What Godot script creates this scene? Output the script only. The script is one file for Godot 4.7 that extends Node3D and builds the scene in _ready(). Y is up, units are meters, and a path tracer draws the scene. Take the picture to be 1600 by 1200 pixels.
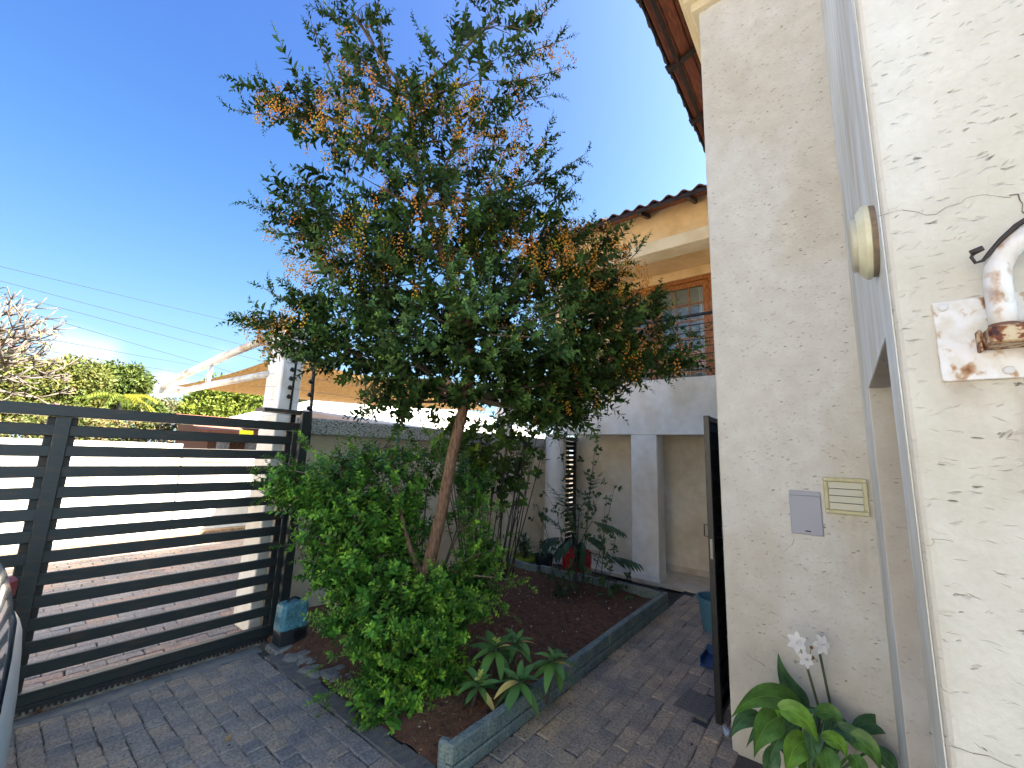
extends Node3D
# A walled courtyard: sliding gate, berry tree in a raised bed, plastered house on the right, street beyond.

const CAM := Vector3(0, 1.6, 0)
const FOCAL := 644.35
const EXPOSURE := 10.0
var R := Vector3.ZERO
var U := Vector3.ZERO
var F := Vector3.ZERO
var bases := {}
var rng := RandomNumberGenerator.new()
var tex := {}
var mat := {}


func _ready():
	# ---- camera
	var yaw := deg_to_rad(51.42)
	var pitch := deg_to_rad(9.51)
	var roll := deg_to_rad(2.12)
	F = Vector3(sin(yaw) * cos(pitch), sin(pitch), -cos(yaw) * cos(pitch))
	var r0 := F.cross(Vector3.UP).normalized()
	var u0 := r0.cross(F)
	R = r0 * cos(roll) + u0 * sin(roll)
	U = u0 * cos(roll) - r0 * sin(roll)
	var cam := Camera3D.new()
	cam.name = "camera"
	cam.fov = 85.92
	cam.near = 0.05
	cam.far = 600.0
	cam.transform = Transform3D(Basis(R, U, -F), CAM)
	add_child(cam)
	cam.current = true
	# ---- sky, sun, exposure
	var sun_az := deg_to_rad(26.0)
	var sun_el := deg_to_rad(40.0)
	var to_sun := Vector3(sin(sun_az) * cos(sun_el), sin(sun_el), cos(sun_az) * cos(sun_el))
	var env := Environment.new()
	env.background_mode = Environment.BG_SKY
	var sky := Sky.new()
	var pano := PanoramaSkyMaterial.new()
	pano.panorama = sky_picture(to_sun, 1.1 / EXPOSURE)
	sky.sky_material = pano
	env.sky = sky
	env.tonemap_mode = Environment.TONE_MAPPER_LINEAR
	env.tonemap_exposure = EXPOSURE
	env.sdfgi_enabled = true
	env.ssao_enabled = true
	env.ssil_enabled = true
	var we := WorldEnvironment.new()
	we.name = "environment"
	we.environment = env
	add_child(we)
	var sun := DirectionalLight3D.new()
	sun.name = "sun"
	sun.light_color = Color(1.0, 0.96, 0.90)
	sun.light_energy = 1.6
	sun.light_angular_distance = 0.5
	sun.shadow_enabled = true
	sun.basis = Basis.looking_at(-to_sun, Vector3.UP)
	add_child(sun)
	make_textures()
	make_materials()
	build_grounds()
	build_house()
	build_boundary()
	build_street()
	build_far_trees()
	build_gate()
	build_planter()
	build_tree()
	build_shrubs()
	build_wall_fittings()
	build_pots()
	build_lily()
	build_car()
	build_litter()


# ------------------------------------------------------------------ helpers
class MB:
	var st := SurfaceTool.new()
	var smooth := false
	var col := Color(1, 1, 1)

	func _init(sm := false):
		st.begin(Mesh.PRIMITIVE_TRIANGLES)
		smooth = sm

	func tri(a: Vector3, b: Vector3, c: Vector3):
		st.set_color(col)
		st.add_vertex(a)
		st.add_vertex(c)
		st.add_vertex(b)

	func quad(a: Vector3, b: Vector3, c: Vector3, d: Vector3):
		tri(a, b, c)
		tri(a, c, d)

	func face(p: Array, centre: Vector3):
		var n: Vector3 = (p[1] - p[0]).cross(p[2] - p[0])
		var m := Vector3.ZERO
		for q in p:
			m += q / p.size()
		if n.dot(m - centre) < 0.0:
			p.reverse()
		for i in range(1, p.size() - 1):
			tri(p[0], p[i], p[i + 1])

	# a box with chamfered edges; c centre, s size
	func box(c: Vector3, s: Vector3, b := 0.0, t := Basis()):
		var h := s * 0.5
		b = minf(b, minf(h.x, minf(h.y, h.z)) * 0.9)
		var v := func(sg: Vector3, ax: int) -> Vector3:
			var q := Vector3(sg.x * (h.x - b), sg.y * (h.y - b), sg.z * (h.z - b))
			q[ax] = sg[ax] * h[ax]
			return c + t * q
		for ax in 3:
			var a1 := (ax + 1) % 3
			var a2 := (ax + 2) % 3
			for s0 in [-1.0, 1.0]:
				var pts := []
				for k in [[-1.0, -1.0], [1.0, -1.0], [1.0, 1.0], [-1.0, 1.0]]:
					var sg := Vector3.ZERO
					sg[ax] = s0
					sg[a1] = k[0]
					sg[a2] = k[1]
					pts.append(v.call(sg, ax))
				face(pts, c)
				if b > 0.0:
					for s1 in [-1.0, 1.0]:
						var e := []
						for k in [[-1.0, 0], [1.0, 0], [1.0, 1], [-1.0, 1]]:
							var sg := Vector3.ZERO
							sg[ax] = s0
							sg[a1] = s1
							sg[a2] = k[0]
							e.append(v.call(sg, ax if k[1] == 0 else a1))
						face(e, c)
		if b > 0.0:
			for sx in [-1.0, 1.0]:
				for sy in [-1.0, 1.0]:
					for sz in [-1.0, 1.0]:
						var sg := Vector3(sx, sy, sz)
						face([v.call(sg, 0), v.call(sg, 1), v.call(sg, 2)], c)

	func span(a: Vector3, z: Vector3, b := 0.0):
		box((a + z) * 0.5, (z - a).abs(), b)

	func tube(p: Array, r: Array, n := 8, caps := true):
		var t0: Vector3 = (p[1] - p[0]).normalized()
		var u := t0.cross(Vector3(0.31, 0.17, 0.93)).normalized()
		var rings := []
		for i in p.size():
			var t: Vector3
			if i == 0:
				t = t0
			elif i == p.size() - 1:
				t = (p[i] - p[i - 1]).normalized()
			else:
				t = (p[i + 1] - p[i - 1]).normalized()
			u = (u - t * u.dot(t)).normalized()
			var w := t.cross(u)
			var ring := []
			var rad: float = r[i] if i < r.size() else r[-1]
			for k in n:
				var a := TAU * k / n
				ring.append(p[i] + (u * cos(a) + w * sin(a)) * rad)
			rings.append(ring)
		for i in p.size() - 1:
			for k in n:
				var k1 := (k + 1) % n
				quad(rings[i][k], rings[i][k1], rings[i + 1][k1], rings[i + 1][k])
		if caps:
			for i in range(1, n - 1):
				tri(rings[0][0], rings[0][i + 1], rings[0][i])
				tri(rings[-1][0], rings[-1][i], rings[-1][i + 1])

	# profile of (radius, height) pairs turned about x's y axis
	func lathe(prof: Array, n := 24, x := Transform3D()):
		for i in prof.size() - 1:
			var a: Vector2 = prof[i]
			var b: Vector2 = prof[i + 1]
			for k in n:
				var c0 := cos(TAU * k / n)
				var s0 := -sin(TAU * k / n)
				var c1 := cos(TAU * (k + 1) / n)
				var s1 := -sin(TAU * (k + 1) / n)
				var p0 := x * Vector3(a.x * c0, a.y, a.x * s0)
				var p1 := x * Vector3(a.x * c1, a.y, a.x * s1)
				var p2 := x * Vector3(b.x * c1, b.y, b.x * s1)
				var p3 := x * Vector3(b.x * c0, b.y, b.x * s0)
				if a.x > 0.0001:
					tri(p0, p1, p2)
				if b.x > 0.0001:
					tri(p0, p2, p3)

	# polygon in (x, z) extruded upwards
	func prism(poly: PackedVector2Array, y0: float, y1: float):
		var area := 0.0
		for i in poly.size():
			var q := poly[(i + 1) % poly.size()]
			area += poly[i].x * q.y - q.x * poly[i].y
		if area > 0.0:
			poly.reverse()
		for i in poly.size():
			var a := poly[i]
			var b := poly[(i + 1) % poly.size()]
			quad(Vector3(a.x, y0, a.y), Vector3(b.x, y0, b.y), Vector3(b.x, y1, b.y), Vector3(a.x, y1, a.y))
		var ix := Geometry2D.triangulate_polygon(poly)
		for i in range(0, ix.size(), 3):
			var a := poly[ix[i]]
			var b := poly[ix[i + 1]]
			var c := poly[ix[i + 2]]
			var mid := Vector3((a.x + b.x + c.x) / 3, (y0 + y1) / 2, (a.y + b.y + c.y) / 3)
			face([Vector3(a.x, y1, a.y), Vector3(b.x, y1, b.y), Vector3(c.x, y1, c.y)], mid)
			face([Vector3(a.x, y0, a.y), Vector3(b.x, y0, b.y), Vector3(c.x, y0, c.y)], mid)

	# a pointed leaf, folded along its midrib and curling down
	func leaf(o: Vector3, d: Vector3, n: Vector3, length: float, width: float, fold := 0.25, curl := 0.2, seg := 2):
		var s := d.cross(n).normalized()
		n = s.cross(d).normalized()
		var rows := []
		for i in seg + 2:
			var t := float(i) / (seg + 1)
			var w := width * 0.5 * pow(sin(PI * pow(t, 0.82)), 0.75) if i > 0 and i <= seg else 0.0
			var m := o + d * (length * (t - curl * t * t * 0.3)) - n * (curl * length * t * t)
			rows.append([m + s * w + n * (w * fold), m, m - s * w + n * (w * fold)])
		for i in seg + 1:
			var a: Array = rows[i]
			var b: Array = rows[i + 1]
			if i == 0:
				tri(a[1], b[1], b[0])
				tri(a[1], b[2], b[1])
			elif i == seg:
				tri(a[0], a[1], b[1])
				tri(a[1], a[2], b[1])
			else:
				quad(a[0], a[1], b[1], b[0])
				quad(a[1], a[2], b[2], b[1])

	func ball(c: Vector3, r: float, n := 6):
		var prof := []
		var rows := maxi(3, n / 2 + 1)
		for i in rows + 1:
			var a := -PI / 2 + PI * i / rows
			prof.append(Vector2(maxf(0.0, r * cos(a)), r * sin(a)))
		lathe(prof, n, Transform3D(Basis(), c))

	func done() -> ArrayMesh:
		if smooth:
			st.generate_normals()
		st.index()
		return st.commit()


func at(px: float, py: float, d: float) -> Vector3:   # the point d metres ahead that falls on this spot of the 1600 x 1200 photograph
	return CAM + (R * (px - 800.0) / FOCAL - U * (py - 600.0) / FOCAL + F) * d


func thing(called: String, label: String, category: String, base := Vector3.ZERO, group := "") -> Node3D:
	var o := Node3D.new()
	o.name = called
	add_child(o, true)
	o.position = base
	bases[o] = base
	tag(o, label, category, group)
	return o


func tag(o: Node, label: String, category: String, group := ""):
	o.set_meta("label", label)
	o.set_meta("category", category)
	if group:
		o.set_meta("group", group)


func obj(called: String, mesh: Mesh, m: Material, parent: Node = null) -> MeshInstance3D:
	var o := MeshInstance3D.new()
	o.name = called
	o.mesh = mesh
	o.material_override = m
	o.cast_shadow = GeometryInstance3D.SHADOW_CASTING_SETTING_ON
	if parent == null:
		parent = self
	elif bases.has(parent):
		o.position = -bases[parent]
	parent.add_child(o, true)
	return o


func put(called: String, b: MB, m: Material, parent: Node = null) -> MeshInstance3D:
	return obj(called, b.done(), m, parent)


func struct(called: String, b: MB, m: Material) -> MeshInstance3D:
	var o := put(called, b, m)
	o.set_meta("kind", "structure")
	return o


func scatter(called: String, mesh: Mesh, m: Material, xs: Array, cols: Array, parent: Node = null) -> MultiMeshInstance3D:
	var mm := MultiMesh.new()
	mm.transform_format = MultiMesh.TRANSFORM_3D
	mm.use_colors = true
	mm.mesh = mesh
	mm.instance_count = xs.size()
	for i in xs.size():
		mm.set_instance_transform(i, xs[i])
		mm.set_instance_color(i, cols[i])
	var o := MultiMeshInstance3D.new()
	o.name = called
	o.multimesh = mm
	o.material_override = m
	o.set_meta("kind", "stuff")
	if parent == null:
		parent = self
	elif bases.has(parent):
		o.position = -bases[parent]
	parent.add_child(o, true)
	return o


func rv(s := 1.0) -> Vector3:
	return Vector3(rng.randf_range(-s, s), rng.randf_range(-s, s), rng.randf_range(-s, s))


func inball() -> Vector3:
	for k in 20:
		var v := rv()
		if v.length_squared() < 1.0:
			return v
	return Vector3.ZERO


func frame_y(d: Vector3, roll_by := 0.0) -> Basis:   # a basis whose y axis is d
	d = d.normalized()
	var x := d.cross(Vector3(0.12, 0.03, 0.99)).normalized()
	var b := Basis(x, d, x.cross(d))
	return b * Basis(Vector3.UP, roll_by)


func lin(r: float, g: float, b: float) -> Color:
	return Color(r, g, b).linear_to_srgb()


func bez(a: Vector3, b: Vector3, c: Vector3, n: int) -> Array:
	var p := []
	for i in n + 1:
		var t := float(i) / n
		p.append(a * (1 - t) * (1 - t) + b * 2 * t * (1 - t) + c * t * t)
	return p


func taper(a: float, b: float, n: int) -> Array:
	var r := []
	for i in n + 1:
		r.append(lerpf(a, b, float(i) / n))
	return r


# ------------------------------------------------------------------ sky
func sky_picture(to_sun: Vector3, gain: float) -> ImageTexture:
	var w := 512
	var h := 256
	var nz := FastNoiseLite.new()
	nz.seed = 5
	nz.frequency = 2.2
	nz.fractal_octaves = 5
	var im := Image.create(w, h, false, Image.FORMAT_RGBF)
	for y in h:
		var el := PI / 2 - PI * (y + 0.5) / h
		for x in w:
			var az := TAU * (x + 0.5) / w   # 0 is -Z, growing towards +X
			var d := Vector3(sin(az) * cos(el), sin(el), -cos(az) * cos(el))
			var e := maxf(0.0, sin(el))
			var c := Vector3(0.05 + exp(-e * 4.9), 0.10 + 1.3 * exp(-e * 3.2), 0.56 + exp(-e * 2.2))
			var g := d.dot(to_sun)
			var air := pow(1.0 / (e + 0.12), 1.6)
			c += Vector3(1.0, 1.4, 1.55) * 0.024 * exp(4.3 * g) * minf(air, 6.0)
			var cl := nz.get_noise_3d(d.x * 2.0, d.y * 5.0, d.z * 2.0) * 0.5 + 0.5
			var band := smoothstep(0.02, 0.06, e) * (1.0 - smoothstep(0.10, 0.20, e))
			c = c.lerp(Vector3(1.6, 1.6, 1.6), smoothstep(0.52, 0.66, cl) * band * 0.9)
			c *= gain
			im.set_pixel(x, y, Color(c.x, c.y, c.z))
	return ImageTexture.create_from_image(im)


# ------------------------------------------------------------------ textures
func noise_bytes(n: int, freq: float, oct: int, sd: int, kind := FastNoiseLite.TYPE_SIMPLEX_SMOOTH) -> PackedByteArray:
	var f := FastNoiseLite.new()
	f.noise_type = kind
	f.seed = sd
	f.frequency = freq
	f.fractal_octaves = oct
	return f.get_seamless_image(n, n, false, false, 0.12, true).get_data()


func grey_tex(n: int, b: PackedByteArray) -> ImageTexture:
	return ImageTexture.create_from_image(Image.create_from_data(n, n, false, Image.FORMAT_L8, b))


func ramp_tex(n: int, b: PackedByteArray, stops: Array) -> ImageTexture:   # stops: [at, Color linear-less sRGB]
	var out := PackedByteArray()
	out.resize(n * n * 3)
	var lut := []
	for v in 256:
		var t := v / 255.0
		var c: Color = stops[0][1]
		for i in stops.size() - 1:
			if t >= stops[i][0]:
				c = stops[i][1].lerp(stops[i + 1][1], clampf((t - stops[i][0]) / (stops[i + 1][0] - stops[i][0]), 0, 1))
		lut.append(c)
	for i in n * n:
		var c: Color = lut[b[i]]
		out[i * 3] = int(c.r * 255)
		out[i * 3 + 1] = int(c.g * 255)
		out[i * 3 + 2] = int(c.b * 255)
	return ImageTexture.create_from_image(Image.create_from_data(n, n, false, Image.FORMAT_RGB8, out))


func plaster(n: int, strong: int, faint: int, sd: int) -> Array:   # [colour, height]
	rng.seed = sd
	var fine := noise_bytes(n, 0.04, 4, sd)
	var wide := noise_bytes(n, 0.005, 3, sd + 1)
	var hgt := PackedByteArray()
	var dirt := PackedByteArray()
	hgt.resize(n * n)
	dirt.resize(n * n)
	for i in n * n:
		hgt[i] = 175 + (fine[i] - 128) / 7 + (wide[i] - 128) / 12
		dirt[i] = 232 + (wide[i] - 128) / 9 + (fine[i] - 128) / 16
	for k in strong + faint:
		var big := k < strong
		var gx := rng.randf() * n
		var gy := rng.randf() * n
		var ang := rng.randfn(0.12, 0.3)
		var deep := rng.randf_range(35, 110) if big else rng.randf_range(18, 50)
		var dark := rng.randf_range(8, 62) if big else rng.randf_range(0, 15)
		for piece in rng.randi_range(1, 3):
			var ln := rng.randf_range(3.0, 11.0) if big else rng.randf_range(3.0, 12.0)
			var th := rng.randf_range(1.0, 2.5) if big else rng.randf_range(0.8, 1.8)
			var cx := gx + rng.randf_range(-9, 9)
			var cy := gy + rng.randf_range(-3, 3)
			var an := ang + rng.randf_range(-0.4, 0.4)
			var dx := cos(an)
			var dy := sin(an)
			var m := int(ln + 3)
			for oy in range(-m, m + 1):
				for ox in range(-m, m + 1):
					var a := ox * dx + oy * dy
					var b := -ox * dy + oy * dx
					var q := (a / ln) * (a / ln) + (b / th) * (b / th)
					if q < 2.2:
						var i := posmod(int(cy) + oy, n) * n + posmod(int(cx) + ox, n)
						var f := clampf(1.4 - q, 0.0, 1.0)
						if f > 0.0:
							hgt[i] = maxi(4, int(hgt[i] - deep * f))
							dirt[i] = maxi(50, int(dirt[i] - dark * f))
						elif b < 0.0:
							hgt[i] = mini(250, hgt[i] + int(deep * 0.14))
	return [ramp_tex(n, dirt, [[0.0, Color(0.16, 0.12, 0.09)], [0.5, Color(0.55, 0.49, 0.42)], [0.82, Color(0.9, 0.89, 0.87)], [1.0, Color(1, 1, 1)]]), grey_tex(n, hgt)]


func make_textures():
	var p := plaster(2048, 360, 2600, 11)
	tex.plaster = p[0]
	tex.plaster_h = p[1]
	tex.stain = ramp_tex(512, noise_bytes(512, 0.006, 5, 21), [[0.0, Color(0.92, 0.89, 0.83)], [0.45, Color(0.975, 0.965, 0.945)], [0.6, Color(1, 1, 1)], [1.0, Color(1, 1, 1)]])
	tex.grain = ramp_tex(512, noise_bytes(512, 0.03, 5, 31), [[0.0, Color(0.6, 0.58, 0.56)], [0.5, Color(0.86, 0.86, 0.86)], [1.0, Color(1, 1, 1)]])
	tex.grain_h = grey_tex(512, noise_bytes(512, 0.06, 4, 33))
	tex.patch = ramp_tex(512, noise_bytes(512, 0.012, 5, 41), [[0.0, Color(1.0, 0.8, 0.68)], [0.27, Color(0.96, 0.76, 0.66)], [0.35, Color(0.66, 0.70, 0.70)], [0.7, Color(0.60, 0.65, 0.65)], [1.0, Color(0.78, 0.8, 0.79)]])
	tex.mould = ramp_tex(512, noise_bytes(512, 0.03, 5, 51), [[0.0, Color(0.2, 0.2, 0.19)], [0.27, Color(0.38, 0.38, 0.36)], [0.4, Color(0.86, 0.86, 0.84)], [1.0, Color(1, 1, 1)]])
	tex.wood = ramp_tex(512, noise_bytes(512, 0.02, 5, 61), [[0.0, Color(0.45, 0.33, 0.25)], [0.5, Color(0.85, 0.8, 0.75)], [1.0, Color(1, 1, 1)]])
	tex.bark_h = grey_tex(512, noise_bytes(512, 0.022, 5, 71))
	tex.dust = ramp_tex(512, noise_bytes(512, 0.009, 5, 81), [[0.0, Color(0.80, 0.80, 0.82)], [0.4, Color(0.88, 0.88, 0.875)], [0.62, Color(0.965, 0.95, 0.925)], [0.85, Color(1.0, 0.965, 0.91)], [1.0, Color(1, 0.97, 0.92)]])
	tex.rust_few = ramp_tex(256, noise_bytes(256, 0.02, 5, 93), [[0.0, Color(0.5, 0.28, 0.13)], [0.14, Color(0.72, 0.52, 0.34)], [0.36, Color(0.97, 0.955, 0.93)], [1.0, Color(1, 1, 1)]])
	tex.rust = ramp_tex(256, noise_bytes(256, 0.02, 5, 91), [[0.0, Color(0.36, 0.16, 0.06)], [0.32, Color(0.62, 0.36, 0.16)], [0.46, Color(0.95, 0.93, 0.9)], [1.0, Color(1, 1, 1)]])


func M(color: Color, rough := 0.7, map := "", sc := Vector3.ONE, h := "", h_cm := 0.1, world := true) -> StandardMaterial3D:
	var m := StandardMaterial3D.new()
	m.albedo_color = color
	m.roughness = rough
	m.uv1_triplanar = true
	m.uv1_world_triplanar = world
	m.uv1_scale = sc
	if map:
		m.albedo_texture = tex[map]
	if h:
		m.heightmap_enabled = true
		m.heightmap_texture = tex[h]
		m.heightmap_scale = h_cm
	return m


func stained(m: StandardMaterial3D, map: String, sc: Vector3) -> StandardMaterial3D:
	m.detail_enabled = true
	m.detail_blend_mode = BaseMaterial3D.BLEND_MODE_MUL
	m.detail_albedo = tex[map]
	m.detail_uv_layer = BaseMaterial3D.DETAIL_UV_2
	m.uv2_triplanar = true
	m.uv2_world_triplanar = true
	m.uv2_scale = sc
	return m


func leafy(rough := 0.45, back := Color(0.4, 0.45, 0.2)) -> StandardMaterial3D:
	var m := StandardMaterial3D.new()
	m.albedo_color = Color.WHITE
	m.vertex_color_use_as_albedo = true
	m.roughness = rough
	m.metallic_specular = 0.3
	m.backlight_enabled = true
	m.backlight = back
	return m


func make_materials():
	var k := 1.0 / 1.6
	mat.plaster = stained(M(lin(0.70, 0.695, 0.66), 0.75, "plaster", Vector3(k, k, k), "plaster_h", 0.8), "stain", Vector3(0.27, 0.16, 0.27))
	mat.plaster_white = stained(M(lin(0.88, 0.855, 0.80), 0.75, "plaster", Vector3(k, k, k), "plaster_h", 0.5), "stain", Vector3(0.31, 0.2, 0.31))
	mat.plaster_warm_bounce = stained(M(lin(0.88, 0.64, 0.34), 0.75, "plaster", Vector3(k, k, k), "plaster_h", 0.6), "stain", Vector3(0.31, 0.2, 0.31))  # yellow of bounced light under the eaves is put into this plaster colour
	mat.skylit_render = stained(M(lin(0.76, 0.79, 0.80), 0.7, "stain", Vector3(2.5, 0.4, 2.5), "grain_h", 0.03), "stain", Vector3(0.5, 0.2, 0.5))  # smoother render, with a bluish skylight tint put into its colour
	mat.cornice = M(lin(0.74, 0.64, 0.44), 0.65, "stain", Vector3(0.6, 0.6, 0.6))
	mat.niche = stained(M(lin(0.80, 0.72, 0.58), 0.75, "plaster", Vector3(k, k, k), "plaster_h", 0.3), "stain", Vector3(0.4, 0.4, 0.4))
	mat.gate = M(lin(0.035, 0.037, 0.037), 0.5, "patch", Vector3(0.9, 5.0, 5.0), "grain_h", 0.02)
	mat.gate_back = M(lin(0.032, 0.027, 0.022), 0.6, "patch", Vector3(2.0, 2.0, 2.0))
	mat.black = M(lin(0.012, 0.012, 0.013), 0.45, "grain", Vector3(2, 2, 2))
	mat.steel = M(lin(0.45, 0.45, 0.45), 0.3)
	mat.steel.metallic = 1.0
	mat.concrete = stained(M(lin(0.33, 0.31, 0.29), 0.85, "grain", Vector3(2, 2, 2), "grain_h", 0.3), "dust", Vector3(1.1, 1.1, 1.1))
	mat.coping = M(lin(0.52, 0.52, 0.50), 0.85, "mould", Vector3(1.7, 3.4, 1.7), "grain_h", 0.3)
	mat.white_metal = stained(M(lin(0.78, 0.78, 0.79), 0.4, "stain", Vector3(3, 1, 3)), "rust_few", Vector3(0.9, 0.35, 0.9))
	mat.white_post = M(lin(0.78, 0.78, 0.80), 0.5, "stain", Vector3(2, 1, 2))
	mat.edging = stained(M(lin(0.27, 0.35, 0.335), 0.7, "grain", Vector3(3, 3, 3), "grain_h", 0.12), "dust", Vector3(1.7, 1.7, 1.7))
	mat.soil = stained(M(lin(0.30, 0.125, 0.06), 0.95, "grain", Vector3(5, 5, 5), "grain_h", 0.6), "grain", Vector3(0.9, 0.9, 0.9))
	mat.joint = M(lin(0.12, 0.105, 0.095), 0.95, "grain", Vector3(6, 6, 6), "grain_h", 0.4)
	mat.tile = M(lin(0.62, 0.54, 0.42), 0.3, "stain", Vector3(1.4, 1.4, 1.4))
	mat.leaf = leafy(0.6)
	mat.leaf_big = leafy(0.36, Color(0.25, 0.3, 0.1))
	mat.lily_leaf = leafy(0.3, Color(0.2, 0.25, 0.08))
	mat.berry = leafy(0.35, Color(0.1, 0.08, 0.02))
	mat.bark = M(lin(0.27, 0.175, 0.115), 0.85, "wood", Vector3(5, 1.2, 5), "bark_h", 1.2)
	mat.twig = M(lin(0.12, 0.085, 0.055), 0.85)
	mat.dark_stem = M(lin(0.065, 0.05, 0.04), 0.8)
	mat.pale_bark = M(lin(0.15, 0.137, 0.127), 0.8, "wood", Vector3(3, 1, 3))
	mat.roof = M(lin(0.17, 0.075, 0.05), 0.8, "dust", Vector3(1.2, 1.2, 1.2), "grain_h", 0.2)
	mat.roof_wood = M(lin(0.30, 0.085, 0.032), 0.45, "wood", Vector3(0.7, 6, 7))
	mat.rafter = M(lin(0.035, 0.018, 0.012), 0.5, "wood", Vector3(2, 2, 2))
	mat.door_wood = M(lin(0.46, 0.19, 0.05), 0.35, "wood", Vector3(5, 0.8, 5))
	mat.red_wood = M(lin(0.20, 0.045, 0.025), 0.4, "wood", Vector3(5, 0.8, 5))
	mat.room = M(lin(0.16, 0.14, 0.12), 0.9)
	mat.curtain = M(lin(0.7, 0.7, 0.68), 0.9)
	var g := StandardMaterial3D.new()
	g.transparency = BaseMaterial3D.TRANSPARENCY_ALPHA
	g.albedo_color = Color(0.55, 0.62, 0.6, 0.25)
	g.roughness = 0.03
	g.metallic_specular = 0.8
	mat.glass = g


# ------------------------------------------------------------------ grounds and paving
func paver_mesh(w: float, d: float, h: float, sd: int) -> ArrayMesh:   # a worn block: uneven outline, rounded arrises
	rng.seed = sd
	var b := MB.new()
	var outer := []
	var inner := []
	for k in [[-1, -1], [0, -1.04], [1, -1], [1.04, 0], [1, 1], [0, 1.04], [-1, 1], [-1.04, 0]]:
		var j := Vector3(rng.randf_range(-0.003, 0.003), 0, rng.randf_range(-0.003, 0.003))
		var p := Vector3(k[0] * w * 0.5 * 0.97, 0, k[1] * d * 0.5 * 0.97) + j
		outer.append(p + Vector3(0, h - 0.006, 0))
		inner.append(Vector3(p.x * (1.0 - 0.014 / w), h + rng.randf_range(-0.0012, 0.0008), p.z * (1.0 - 0.014 / d)))
	var top := Vector3(0, h + 0.0006, 0)
	for i in 8:
		var j := (i + 1) % 8
		var o0: Vector3 = outer[i]
		var o1: Vector3 = outer[j]
		b.face([inner[i], inner[j], top], Vector3(0, -1, 0))
		b.face([outer[i], outer[j], inner[j], inner[i]], Vector3(0, -0.05, 0))
		b.face([Vector3(o0.x, 0, o0.z), Vector3(o1.x, 0, o1.z), outer[j], outer[i]], Vector3(0, 0.01, 0))
	return b.done()


func pave(bed: Node3D, spots: Array, meshes: Array, mats: Array, cm: Material, tints: Array, most: int, y: float, sd: int):
	rng.seed = sd
	spots.sort_custom(func(p, q): return p[0].distance_squared_to(CAM * Vector3(1, 0, 1)) < q[0].distance_squared_to(CAM * Vector3(1, 0, 1)))
	var seen := []
	var rest := []
	for s in spots:
		var v: Vector3 = s[0] - CAM
		var z := v.dot(F)
		var inside := z > 0.2 and absf(v.dot(R) / z) < 1.26 and absf(v.dot(U) / z) < 0.95
		if inside and seen.size() < most:
			seen.append(s)
		else:
			rest.append(s)
	for s in seen:
		var o := obj("paver", meshes[rng.randi() % meshes.size()], mats[rng.randi() % mats.size()], bed)
		o.transform = paver_place(s, y)
	var xs := []
	var cols := []
	for s in rest:
		xs.append(paver_place(s, y))
		cols.append(tints[rng.randi() % tints.size()])
	if xs:
		scatter("pavers", meshes[0], cm, xs, cols, bed)


func paver_place(s: Array, y: float) -> Transform3D:
	var b := Basis(Vector3.UP, s[1] + rng.randfn(0, 0.018) + (PI if rng.randf() < 0.5 else 0.0))
	b = b * Basis(Vector3.RIGHT, rng.randfn(0, 0.008)) * Basis(Vector3.BACK, rng.randfn(0, 0.008))
	return Transform3D(b, s[0] + Vector3(rng.randfn(0, 0.0016), y + rng.randfn(0, 0.0012), rng.randfn(0, 0.0016)))


func paving_mats(tints: Array, dust := Vector3(0.8, 0.8, 0.8)) -> Array:
	var ms := []
	for t in tints:
		ms.append(stained(M(t.linear_to_srgb(), 0.8, "grain", Vector3(3.1, 3.1, 3.1), "grain_h", 0.16), "dust", dust))
	return ms


func slab(called: String, x0: float, x1: float, z0: float, z1: float, y: float, m: Material) -> MeshInstance3D:
	var b := MB.new()
	b.quad(Vector3(x0, y, z1), Vector3(x1, y, z1), Vector3(x1, y, z0), Vector3(x0, y, z0))
	return struct(called, b, m)


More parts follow.
